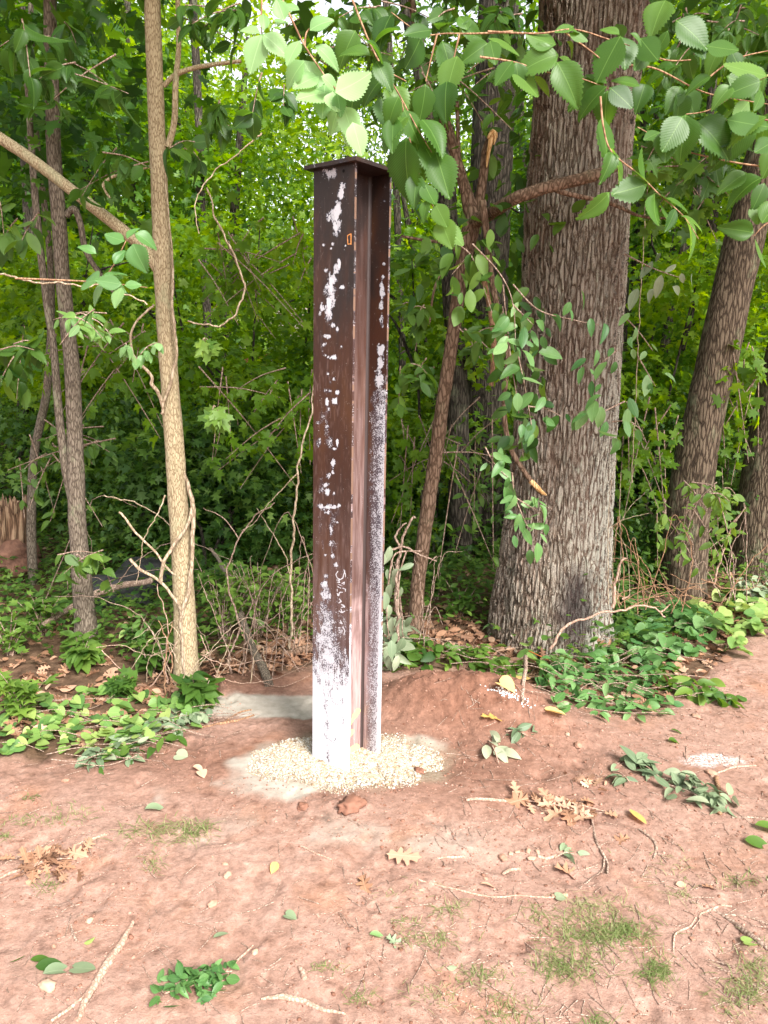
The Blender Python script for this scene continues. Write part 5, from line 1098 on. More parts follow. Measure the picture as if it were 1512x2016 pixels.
    for k in range(nt_):
        sx, sy = rng.uniform(x0, x1), rng.uniform(y0, y0 + .4 * (y1 - y0)); ex, ey = rng.uniform(x0, x1), rng.uniform(sy, y1)
        yy0 = Y + rng.uniform(-.25, .25); tws.append([(sx, sy, yy0), ((sx + ex) / 2, (sy + ey) / 2 - 8, yy0), (ex, ey, yy0)])
        for j in range(max(2, n // nt_)):
            u = rng.uniform(); lf.append((sx + (ex - sx) * u, sy + (ey - sy) * u, rng.normal(90, 55), sz * rng.uniform(.6, 1.1), t0 + rng.normal(0, .15), yy0))
    t = thing("leafy_clump", lab, "leaf clump", P((x0 + x1) / 2, (y0 + y1) / 2, Y), LG)
    for tw in tws:
        mm = MB(); tube(mm, np.array([P(*q) for q in tw]), [1.6 / F * Y, .6 / F * Y], 5, 8); part("twig", mm, [MAT['twig']], t)
    ml = MB()
    for px, py, ang, ln, tn, yy0 in lf: leaf_at(ml, T, px, py, yy0 + rng.uniform(-.04, .04), ang, ln, np.array([0, -.5, .9]) + rng.normal(0, .45, 3), np.clip(tn, 0, 1), rng.normal(0, .4))
    part("foliage", ml, [MAT[mat]], t)

# ================================================================== low plants, litter, heaps
def onground(mb, T, xs, ys, size, tint, up=1.5, lift=0.0, tilt=.6, rng=RNG, droopz=0.0, mat=0):
    n = len(xs); th = rng.uniform(0, 2 * PI, n)
    ax = np.stack([np.cos(th), np.sin(th), rng.normal(droopz, .25, n)], 1); nr = rng.normal(0, tilt, (n, 3)) + [0, 0, up]
    pos = np.stack([xs, ys, height(xs, ys) + lift], 1); put_leaves(mb, T, pos, ax, nr, size, tint, mat)
def in_px(xs, ys): return proj(np.stack([xs, ys, height(xs, ys)], 1))
rng = np.random.default_rng(301)
# leaf litter
n = 26000; xs = rng.uniform(-3.2, 4.2, n); ys = rng.uniform(3.2, 9, n); q = in_px(xs, ys)
d = ys - edge_y(xs); dens = sstep(-.02, .15, d) * (0.08 + .92 * sstep(1.3, .4, d)) ; k = (rng.uniform(size=n) < dens) & (fbm(xs * 2.5, ys * 2.5, o=2) > -.55)
xs, ys = xs[k], ys[k]; mb = MB()
h = len(xs) // 2
onground(mb, T_OAK, xs[:h], ys[:h], rng.uniform(.04, .09, h), rng.uniform(0, .75, h), lift=rng.uniform(.003, .03, h), tilt=.75, rng=rng)
onground(mb, T_OVATE, xs[h:], ys[h:], rng.uniform(.04, .09, len(xs) - h), rng.uniform(0, .9, len(xs) - h), lift=rng.uniform(.003, .03, len(xs) - h), tilt=.8, rng=rng)
single("leaf_litter", mb, [MAT['dead']], (0, 4, 0), "brown dead leaves lying thick along the edge of the woods", "leaf litter", kind='stuff')
# woodland ground cover
n = 90000; xs = rng.uniform(-6.5, 7.5, n); ys = 3.9 + 8.5 * rng.uniform(size=n) ** 1.1
d = ys - edge_y(xs); nz = fbm(xs * 1.1, ys * 1.1, o=3)
bare = gauss(xs, ys, g2(30, 1150), .5, .6) * 1.2 + gauss(xs, ys, g2(60, 1330), .9, .30) + gauss(xs, ys, g2(1330, 1190), .5, .5) + gauss(xs, ys, g2(860, 1275), .35, .3)
k = (rng.uniform(size=n) < sstep(.25, .9, d + .3 * nz - .9 * bare)) ; xs, ys = xs[k], ys[k]; hh = np.abs(rng.normal(0, .10, len(xs))) * (1 + .8 * nz[k]).clip(.3, 2) + .02
mb = MB(); m_ = len(xs) // 2
onground(mb, T_OVATE, xs[:m_], ys[:m_], rng.uniform(.03, .07, m_), np.clip(rng.normal(.45, .25, m_), 0, 1), lift=hh[:m_], tilt=.45, rng=rng)
onground(mb, T_STAR, xs[m_:], ys[m_:], rng.uniform(.03, .065, len(xs) - m_), np.clip(rng.normal(.5, .25, len(xs) - m_), 0, 1), lift=hh[m_:], tilt=.45, rng=rng)
single("ground_cover", mb, [MAT['under']], (0, 6, 0), "low green leafy ground cover on the woodland floor", "ground cover", kind='stuff')

def plant(px, py, h_px, label, mat, T, leaf_px, nst=6, t0=.5, group="leafy plants at the edge of the woods", spread=.6, seed=0, cat="plant", name="leafy_plant", per=9, up=1.3, stemmat='twig'):
    rng = np.random.default_rng(seed + int(px) + int(py)); c = GT(px, py); s = depth_of(c) / F; h = h_px * s; t = thing(name, label, cat, c, group)
    ml = MB(); ms = MB(); 
    for i in range(nst):
        a = rng.uniform(0, 2 * PI); r = rng.uniform(.15, 1) * spread * h; e = c + [r * math.cos(a), r * math.sin(a) * .7, h * rng.uniform(.55, 1.05)]
        b = c + [rng.normal(0, .012), rng.normal(0, .012), -.01]
        ms_ = MB(); cc = tube(ms_, [b, (b + e) / 2 + [0, 0, .12 * h], e], [1.3 * s, .6 * s], 5, 9); part("stem", ms_, [MAT[stemmat]], t)
        u = rng.uniform(.25, 1, per); pos = np.stack([np.interp(u, np.linspace(0, 1, 9), cc[:, j]) for j in range(3)], 1)
        an = rng.uniform(0, 2 * PI, per); ax = np.stack([np.cos(an), np.sin(an), rng.normal(.1, .3, per)], 1)
        put_leaves(ml, T, pos, ax, rng.normal(0, .4, (per, 3)) + [0, -.25, up], leaf_px * s * rng.uniform(.6, 1.15, per), np.clip(rng.normal(t0, .18, per), 0, 1))
    part("foliage", ml, [MAT[mat]], t); return t
for a in [(45, 1420, 110, "bushy plant with pointed shiny leaves at the left edge of the clay", 'under', T_STAR, 36, 9, .75),
          (165, 1310, 60, "rosette of broad green leaves at the foot of the forked trunk", 'under', T_OVATE_F, 44, 9, .55),
          (20, 1290, 90, "tall leafy weed at the far left edge behind the dead leaves", 'under', T_OVATE, 22, 12, .7),
          (85, 1250, 80, "leafy weed left of the forked trunk", 'under', T_OVATE, 24, 10, .6),
          (270, 1290, 80, "yellow-green sprouting weed right of the forked trunk", 'heart', T_OVATE, 26, 8, .3),
          (300, 1330, 70, "dark leaved weed between the forked and the slim trunk", 'under', T_OVATE_F, 32, 8, .4),
          (240, 1370, 60, "dark green weed over the dead leaves left of the slim trunk", 'under', T_STAR, 30, 7, .35),
          (390, 1390, 60, "dark glossy plant at the foot of the slim tan trunk", 'under', T_OVATE_F, 48, 7, .3),
          (345, 1270, 80, "light weed touching the left side of the slim trunk", 'under', T_OVATE, 24, 7, .8),
          (440, 1260, 130, "feathery narrow leaved bush right of the slim trunk", 'under', T_OVATE, 19, 28, .9),
          (510, 1250, 140, "feathery bush between the slim trunk and the post", 'under', T_OVATE, 18, 28, .85),
          (575, 1240, 110, "feathery bush touching the post's left side", 'under', T_OVATE, 19, 22, .8),
          (420, 1190, 110, "dim bush behind the feathery bushes", 'under', T_STAR, 22, 10, .5),
          (905, 1215, 70, "fine leaved weed between the crooked tree and the oak", 'under', T_OVATE, 20, 10, .5),
          (860, 1180, 80, "weed behind the crooked tree's foot", 'under', T_OVATE, 22, 9, .45),
          (1345, 1150, 190, "leafy bush wrapped round the slanting tree's foot", 'under', T_OVATE, 27, 22, .75),
          (1420, 1110, 210, "leafy bush between the slanting tree and the thick trunk", 'under', T_OVATE, 28, 22, .85),
          (1300, 1120, 100, "dark bush left of the slanting tree's foot", 'under', T_OVATE, 24, 10, .35),
          (1240, 1160, 70, "low dark weed right of the oak", 'under', T_OVATE, 22, 8, .4),
          (1480, 1190, 60, "grey green low shrub at the foot of the thick trunk", 'wilt', T_OVATE, 17, 12, .5),
          (1225, 1230, 60, "bright star leaved vine plant on the oak's right root", 'heart', T_STAR, 34, 6, .3),
          (1150, 1275, 70, "small narrow leaved plant at the oak's foot", 'under', T_OVATE, 22, 8, .8),
          (980, 1255, 40, "little leafy shoot on the oak's left root", 'ovate', T_OVATE_F, 26, 4, .5)]:
    plant(*a[:8], t0=a[8])
def patch(label, name, cat, poly, n, T, mat, leaf_px, t0, lift=(.01, .05), tilt=.4, seed=0, group=None, stems=0, tv=.22, up=1.5, kind=None, Ts=None):
    """a creeping plant: leaves and runners over the ground inside a photo polygon"""
    rng = np.random.default_rng(seed + 900); pl = np.array(poly, float); lo, hi = pl.min(0), pl.max(0); pts = []
    while len(pts) < n:
        p = rng.uniform(lo, hi); ins = False; j = len(pl) - 1
        for i in range(len(pl)):
            if (pl[i, 1] > p[1]) != (pl[j, 1] > p[1]) and p[0] < (pl[j, 0] - pl[i, 0]) * (p[1] - pl[i, 1]) / (pl[j, 1] - pl[i, 1]) + pl[i, 0]: ins = not ins
            j = i
        if ins: pts.append(p)
    W = GTA(pts); kp = fbm(W[:, 0] * 5 + seed, W[:, 1] * 5, o=2) > -.28; W = W[kp]; n = len(W); s = np.array([depth_of(w_) for w_ in W]) / F
    t = thing(name, label, cat, W.mean(0) * [1, 1, 0], group)
    lf = rng.uniform(*lift, n); mb = MB()
    th = rng.uniform(0, 2 * PI, n); ax = np.stack([np.cos(th), np.sin(th), rng.normal(-.1, .25, n)], 1); nr = rng.normal(0, tilt, (n, 3)) + [0, -.2, up]
    put_leaves(mb, T, W + np.column_stack([0 * lf, 0 * lf, lf]), ax, nr, leaf_px * s * rng.uniform(.6, 1.2, n), np.clip(rng.normal(t0, tv, n), 0, 1))
    part("foliage", mb, [MAT[mat]], t)
    for k in range(stems):
        i = rng.integers(n); a = rng.uniform(-.6, .6) + (PI if rng.uniform() < .5 else 0); ln = rng.uniform(.12, .3); c = W[i]
        q = [np.array([c[0] + ln * u * math.cos(a), c[1] + ln * u * math.sin(a) * .6, 0]) for u in (-1, -.3, .4, 1)]
        for z in q: z[2] = float(height(z[0], z[1])) + rng.uniform(.005, lift[1])
        mm = MB(); tube(mm, q, [.0022, .0012], 5, 14); part("stem", mm, [MAT['twig']], t)
    return t
patch("bed of round lobed green leaves along the left edge of the clay", "creeping_plant", "creeping plant", [(0,1400),(110,1390),(230,1370),(300,1375),(420,1385),(400,1430),(300,1470),(190,1500),(60,1480),(0,1500)], 300, T_HEART, 'heart', 27, .4, (.01, .07), .55, 1, stems=16)
patch("yellowing round leaves in front of the left leaf bed", "creeping_plant", "creeping plant", [(40,1450),(130,1440),(250,1430),(330,1420),(300,1480),(200,1505),(80,1490)], 60, T_HEART, 'heart', 24, .85, (.02, .06), .4, 2, stems=3)
patch("cut vine with wilting leaves lying on the clay left of the cement", "cut_vine", "cut vine", [(240,1460),(330,1420),(420,1370),(425,1410),(350,1455),(260,1500),(150,1530),(160,1500)], 210, T_OVATE_F, 'wilt', 30, .35, (.01, .05), .7, 3, stems=14)
patch("dark cut vine tips at the left front of the leaf bed", "cut_vine", "cut vine", [(240,1480),(330,1440),(400,1400),(400,1430),(300,1490),(200,1515),(145,1530)], 80, T_OVATE_F, 'under', 30, .4, (.01, .05), .7, 4, stems=5)
patch("heap of cut vines with fresh leaves along the foot of the oak", "vine_heap", "vine heap", [(1060,1330),(1130,1310),(1215,1290),(1270,1275),(1330,1330),(1300,1360),(1200,1390),(1110,1375),(1050,1350)], 400, T_OVATE_F, 'ovate', 31, .5, (.01, .11), .8, 5, stems=34)
patch("right tail of cut vine trailing onto the clay from the heap", "cut_vine", "cut vine", [(1290,1320),(1340,1330),(1400,1355),(1460,1385),(1440,1392),(1370,1380),(1300,1370)], 90, T_OVATE_F, 'under', 34, .5, (.01, .05), .7, 6, stems=6)
patch("front tips of cut vine on the clay below the heap", "cut_vine", "cut vine", [(1080,1370),(1180,1380),(1300,1380),(1350,1395),(1280,1415),(1170,1420),(1090,1400)], 100, T_OVATE_F, 'ovate', 34, .55, (.01, .05), .6, 7, stems=8)
patch("heap of cut green leaves behind the clay mound", "vine_heap", "vine heap", [(770,1290),(840,1275),(940,1290),(1000,1310),(1040,1335),(1000,1345),(920,1325),(830,1318),(775,1330)], 220, T_OVATE_F, 'under', 32, .55, (.02, .10), .7, 8, stems=14)
patch("wilted pale leaves hanging down beside the post's lower right side", "wilted_vine", "cut vine", [(755,1290),(790,1250),(800,1300),(775,1335),(752,1330)], 40, T_OVATE_F, 'wilt', 42, .7, (.02, .18), .9, 9, stems=4)
patch("bed of pale round leaves at the right edge below the thick trunk", "creeping_plant", "creeping plant", [(1370,1200),(1450,1170),(1512,1190),(1530,1280),(1460,1300),(1390,1280),(1350,1240)], 230, T_HEART, 'heart', 27, .65, (.02, .10), .5, 10, stems=6)
patch("low green leaves right of the oak behind the vine heap", "creeping_plant", "creeping plant", [(1200,1230),(1300,1200),(1380,1220),(1400,1290),(1330,1310),(1230,1280)], 260, T_HEART, 'ovate', 30, .45, (.02, .12), .5, 11, stems=8)
patch("round leaves beside the short upright stick at the foot of the oak", "creeping_plant", "creeping plant", [(1015,1300),(1090,1290),(1110,1320),(1050,1340),(1020,1330)], 16, T_HEART, 'heart', 40, .45, (.04, .10), .4, 12)
patch("small star leaves climbing the thin bright stems on the oak's right root", "creeping_plant", "creeping plant", [(1200,1180),(1240,1170),(1250,1250),(1210,1260)], 26, T_STAR, 'heart', 32, .35, (.05, .3), .6, 13, stems=2)
# pale vine curtain beside the post
placed("wilted_vine_curtain", "curtain of limp pale leaves hanging beside the post at knee height", "cut vine", None,
  [(x, y, 90 + d_, 34, .6) for x, y, d_ in [(756,1090,5),(762,1120,-10),(770,1150,15),(758,1165,0),(775,1135,20),(764,1190,-8),(772,1215,8),(758,1225,3),(785,1120,35),(790,1155,10),(780,1245,15),(795,1255,20),(770,1260,-5),(790,1215,30),(765,1290,0),(785,1290,20),(812,1215,40),(815,1110,70),(768,1075,10)]],
  [[(800,1085),(775,1095),(765,1150),(762,1220),(772,1290)],[(830,1085),(800,1085)],[(800,1085),(786,1140),(784,1240)]], 3.75, T_OVATE_F, 'wilt', 'twig', jit=.4, seed=44)

# ================================================================== sticks and roots
def stick(px_list, label, r=3.0, mat='twig', name="stick", cat="stick", group="sticks and roots lying on the clay", lift=0.4, seed=0, forks=()):
    pts = []; rs = []
    for i, q in enumerate(px_list):
        g = GT(q[0], q[1]); s = depth_of(g) / F; rr = (q[2] if len(q) > 2 else r) * s; pts.append(g + [0, 0, rr * lift + (q[3] if len(q) > 3 else 0)]); rs.append(rr)
    mb = MB(); tube(mb, pts, rs, 9, (len(pts) - 1) * 14, .2, seed=seed, wig=.7)
    o = single(name, mb, [MAT[mat]], pts[0], label, cat, group)
    for f in forks:
        fp = [GT(q[0], q[1]) for q in f]; s = depth_of(fp[0]) / F; m2 = MB(); tube(m2, [p + [0, 0, (f[0][2] if len(f[0]) > 2 else r * .6) * s * lift + (q[3] if len(q) > 3 else 0)] for p, q in zip(fp, f)], [(q[2] if len(q) > 2 else r * .6) * s for q in f], 7, (len(f) - 1) * 8, .2)
        me = m2.mesh("side_twig", [MAT[mat]], pts[0]); c = D.objects.new("side_twig", me); COL.objects.link(c); c.parent = o
    return o
stick([(262,1815,3),(240,1850,7),(215,1895,9),(190,1935,8),(168,1968,7),(152,2010,6)], "long flat strip of bark on the clay at the bottom left", mat='twig_pale', forks=[[(172,1960,5),(140,1985,4),(100,2012,3)]])
stick([(918,1576,3),(960,1576,3.5),(1010,1580,3),(1060,1592,3),(1110,1602,2.5),(1170,1605,2)], "bare stem of the fallen oak twig right of the gravel", mat='twig_pale')
stick([(1412,1532,4),(1416,1560,4.5),(1413,1590,5),(1420,1605,4)], "short upright leaning stick near the wilted leaf heap at the right", r=4, mat='twig_red')
stick([(1032,1330,4,.10),(1031,1355,4,.06),(1030,1385,4,0)], "short cut stick poking from the ground at the foot of the oak", r=4, mat='twig', lift=1)
stick([(1400,1790,3),(1440,1815,5),(1480,1845,6),(1520,1875,6)], "longest brown stick at the right edge of the clay", mat='twig', forks=[[(1425,1802,3),(1470,1806,2.5),(1515,1822,2)]])
stick([(1325,1875,2),(1330,1840,2),(1360,1822,2),(1380,1800,2),(1415,1785,2.4),(1440,1785,2)], "pale wiry root left of the longest stick", mat='twig_pale')
stick([(1165,1615,2.4),(1173,1655,2.5),(1185,1680,3),(1195,1700,2.5),(1197,1722,2.5)], "dark crooked root below the fallen oak twig", forks=[[(1190,1690,2),(1185,1715,1.8),(1165,1730,1.6),(1140,1750,1.4)]])
stick([(1258,1634,2.4),(1280,1650,2.8),(1290,1665,3.2),(1288,1692,2.4)], "thick short hooked root right of the dark crooked root")
stick([(825,1733,2),(870,1745,2.2),(920,1758,2.4),(970,1767,2.2),(1020,1765,2),(1090,1768,1.8)], "longest thin root lying level across the clay", mat='twig_pale')
stick([(990,1722,3),(1005,1714,3.4),(1025,1712,3)], "stub of pale twig left of the wilted three-leaf sprig", mat='twig_pale')
stick([(1058,1686,3),(1075,1692,3.5),(1098,1686,3)], "stub of pale twig under the wilted three-leaf sprig", mat='twig_pale', group=None)
stick([(590,1666,1.6),(620,1680,2),(655,1696,2.4)], "pale straw below the cement patch, left of centre", mat='twig_pale')
stick([(715,1716,1.2),(722,1750,1.5),(735,1770,1.5),(752,1800,1.5)], "thin dark stem of the curled oak leaf")
stick([(860,1690,2),(890,1688,3),(915,1688,2)], "small pale chip of wood right of the curled pale leaf", mat='twig_pale')
stick([(10,1700,2),(45,1685,2.4),(80,1668,2.2),(106,1655,2)], "dark thin twig at the far left below the grass tuft")
stick([(145,1665,2),(175,1655,3),(205,1645,4),(212,1643,2)], "curved flake of bark above the dead leaf pile", mat='twig_pale')
stick([(0,1730,2.4),(25,1718,3),(60,1712,3)], "stem of the dead leaf pile at the left", mat='twig_pale')
stick([(140,1822,2),(146,1840,3),(152,1855,2.6)], "short dark splinter below the tan pebble")
stick([(515,1968,3),(560,1968,6),(600,1975,6),(640,1990,4),(680,1998,2)], "flat piece of bark half buried at the bottom centre", mat='twig_pale')
stick([(588,1908,5),(594,1920,6),(598,1930,5)], "short wood chip above the half buried bark", mat='twig_pale')
stick([(770,1858,1.8),(800,1858,1.8),(830,1868,2),(842,1895,1.8),(860,1915,1.4)], "thin bent root beside the small leaf and grass, bottom centre")
stick([(1488,1508,2),(1440,1512,2),(1400,1530,2)], "straw above the white powder patch", mat='twig_pale')
stick([(1440,1610,2),(1480,1611,2.4),(1520,1614,2.4)], "straight grey stick at the right edge beside the wilted leaf heap")
stick([(395,1432,2.4),(440,1424,3),(480,1415,2.6),(500,1408,2)], "twig along the edge of the wet cement", mat='twig_red', forks=[[(440,1424,2),(470,1404,1.8),(495,1398,1.4)]])
stick([(1010,1322,3),(1040,1318,3),(1100,1310,2.4)], "reddish stick behind the yellow scrap", mat='twig_red')
stick([(90,1262,5,.10),(150,1230,6,.13),(215,1210,7,.16),(300,1195,6,.18)], "grey fallen branch lying behind the forked trunk", name="fallen_branch", cat="branch", group=None, mat='twig', lift=.6)
stick([(530,1352,9,.0),(505,1318,8,.08),(485,1290,7,.14),(470,1262,6,.2),(440,1200,4,.3),(415,1175,3,.36)], "lichen spotted cut branch leaning out of the clay bank", name="cut_branch", cat="branch", group=None, mat='bark_grey', lift=.3)
stick([(560,1295,7,.02),(600,1290,8,.03),(640,1288,8,.03)], "thick root crossing behind the post's left side", name="root", cat="root", group=None, mat='bark_brown')
# arching dry stems and brambles
def stems(label, lst, base, name="dry_stem", cat="dry stem", group="dry stems and brambles at the edge of the woods", mat='twig'):
    """lst: photo polylines at distance Y"""
    t = thing(name, label, cat, base, group)
    for Y, r, pl in lst:
        pts = np.array([P(q[0], q[1], q[2] if len(q) > 2 else Y) for q in pl]); mb = MB(); tube(mb, pts, [r * .62 / F * Y, r * .28 / F * Y], 6, max(10, 14 * (len(pl) - 1)), .2, wig=2.5); part("stem", mb, [MAT[mat]], t)
    return t
YS = base_Y(580, 1285)
stems("tall bare sapling rising left of the post", [(YS, 5, [(572,1285),(572,1200),(571,1130),(580,1000),(588,920),(600,860),(615,800),(620,700)]), (YS, 2, [(571,1130),(560,1090),(530,1040),(505,1000)]), (YS, 2, [(586,930),(560,960),(530,990),(500,1030),(475,1045)])], G(572, 1285), mat='vine')
stems("forked dry shrub between the slim trunk and the post", [(3.95, 4, [(460,1345),(452,1290),(470,1240),(455,1180),(445,1130),(470,1060),(500,1020),(540,990)]), (3.95, 3, [(460,1345),(480,1290),(480,1230),(500,1180)]), (3.9, 2, [(455,1300),(430,1230),(410,1180),(390,1130)]), (3.9, 2, [(470,1060),(440,1020),(400,1000)]), (3.9, 2, [(480,1270),(520,1230),(560,1200),(600,1170)])], G(460, 1345), mat='twig')
stems("tangle of dry brambles by the slim trunk's foot", [(3.75, 2.5, [(330,1345),(325,1290),(330,1230),(312,1170),(310,1150)]), (3.75, 3.2, [(270,1378),(310,1335),(350,1260)]), (3.8, 1.8, [(200,1280),(240,1320),(280,1370)]), (3.8, 1.4, [(190,1275),(240,1270),(290,1290),(340,1280)]), (3.7, 1.6, [(420,1330),(480,1345),(560,1330),(615,1300)]), (3.7, 1.6, [(400,1290),(450,1310),(520,1300),(600,1320)]), (3.75, 1.5, [(395,1250),(420,1310),(440,1350)]), (3.8, 1.4, [(610,1330),(560,1350),(520,1345),(480,1310)])], G(300, 1350), mat='twig_pale')
stems("reddish sprouting dead stems beside the slim trunk", [(3.7, 3.4, [(325,1370),(325,1310),(330,1260),(340,1225)]), (3.7, 3, [(335,1370),(338,1300),(325,1250),(312,1222)])], G(330, 1370), mat='twig_red')
stems("broken shrub with a light stump between the post and the crooked tree", [(4.2, 7, [(785,1265),(783,1200),(784,1140),(792,1080),(805,1040),(818,1020)]), (4.2, 5, [(790,1085),(780,1060),(800,1030)]), (4.15, 4, [(770,1082),(800,1080),(830,1095),(860,1105)]), (4.15, 2, [(860,1095),(845,1110)])], G(785, 1265), mat='twig')
stems("broken cut stem right of the oak's foot", [(4.3, 7, [(1205,1195),(1207,1160),(1215,1125),(1228,1100)]), (4.3, 4, [(1228,1100),(1233,1098)]), (4.3, 4, [(1225,1180),(1240,1170)])], G(1205, 1210), mat='twig_pale')
stems("long bare curved vine stem arching from the oak's foot to the right", [(3.85, 5, [(1082,1278),(1100,1245),(1130,1222),(1180,1210),(1230,1200),(1270,1193),(1300,1200),(1310,1215)]), (3.85, 3.5, [(1300,1205),(1320,1190)])], G(1085, 1290), mat='twig_pale')
stems("spray of thin pale dry stalks right of the oak", [(4.4, 1.5, [(1198,1190),(1197,1080),(1200,980),(1215,900)]), (4.4, 1.2, [(1205,1180),(1210,1060),(1240,1000),(1270,970)]), (4.4, 1.2, [(1200,1040),(1230,1022),(1280,1010)]), (4.4, 1.2, [(1215,1180),(1222,1100),(1220,1000),(1222,930)]), (4.45, 1.2, [(1240,1170),(1232,1080),(1200,1030)])], G(1200, 1200), mat='vine')
stems("matted dry stalks behind the vine heap", [(4.7, 1.8, [(1220,1190),(1260,1165),(1310,1150),(1370,1180)]), (4.7, 1.8, [(1210,1170),(1260,1180),(1330,1160),(1390,1160)]), (4.6, 2, [(1230,1200),(1290,1175),(1350,1172),(1420,1190)]), (4.7, 1.5, [(1240,1100),(1260,1150),(1280,1190)]), (4.8, 1.5, [(1290,1100),(1310,1150),(1330,1170)]), (4.6, 1.5, [(1200,1150),(1240,1185),(1300,1195)]), (4.8, 1.5, [(1400,1080),(1405,1120),(1420,1165)]), (4.7, 2, [(1380,1140),(1440,1160),(1500,1155)]), (4.9, 1.4, [(1320,1130),(1370,1150),(1440,1130),(1500,1140)])], G(1290, 1190), mat='twig_red')
stems("pale birch like stick leaning between the slanting tree and the thick trunk", [(5.1, 4, [(1405,1150),(1425,1080),(1445,1030),(1460,1010)])], G(1405, 1150), mat='twig_pale')
# brambles: many thin arching stems
def bramble(label, cx, cy, wpx, hpx, Y, n, mat, seed, r=1.0):
    rng = np.random.default_rng(seed); t = thing("bramble", label, "bramble", G(cx, cy), "dry stems and brambles at the edge of the woods")
    for k in range(n):
        x0 = cx + rng.normal(0, .55) * wpx; d = rng.normal(0, 1.1) * wpx; hh = hpx * rng.uniform(.2, 1) ** 1.4 + 25; yy = Y + rng.uniform(-.15, .35)
        pl = [(x0, cy + rng.uniform(-10, 10)), (x0 + d * .25 + rng.normal(0, .1) * wpx, cy - hh * .6), (x0 + d * .6, cy - hh * rng.uniform(.8, 1)), (x0 + d, cy - hh * rng.uniform(.35, 1.15))]
        mb = MB(); tube(mb, np.array([P(a_, b_, yy) for a_, b_ in pl]), [r * 1.2 / F * Y, r * .45 / F * Y], 5, 26, .2, wig=4); part("stem", mb, [MAT[mat]], t)
bramble("thicket of thin dry stems between the slim trunk and the post", 500, 1330, 110, 300, 3.95, 17, 'twig', 1)
bramble("low tangle of pale stalks round the slim trunk's foot", 350, 1350, 110, 150, 3.7, 14, 'vine', 2)
bramble("thin stems right beside the post's left edge", 590, 1300, 50, 380, 4.1, 5, 'twig', 3)
bramble("tangle of dry stalks between the oak and the slanting tree", 1270, 1200, 110, 170, 4.5, 18, 'twig_red', 4)
bramble("thin shoots between the post and the crooked tree", 800, 1280, 50, 260, 4.3, 12, 'twig', 5)
bramble("thin grey stems at the left behind the forked trunk", 130, 1180, 130, 260, 4.9, 7, 'twig', 6)
bramble("stalks in front of the thick trunk at the right edge", 1440, 1180, 80, 180, 4.9, 8, 'twig', 7)
# boulders
for px, py, r, lab in ((232, 1190, .20, "dark grey boulder in the shade behind the forked trunk"), (300, 1160, .23, "larger dark boulder close behind the slim trunk, beside the other boulder")):
    yy = base_Y(px, py + 20) + .35; c = P(px, py, yy); V, Fc = ICO2; W = V * [r * 1.25, r, r * .75]; W = W * (1 + .25 * fbm(V[:, 0] * 1.4 + px, V[:, 1] * 1.4, V[:, 2] * 1.4, o=4))[:, None]
    c[2] = r * .18; mb = MB(); mb.add(W + c, Fc); single("boulder", mb, [MAT['rock']], c, lab, "boulder", "boulders")

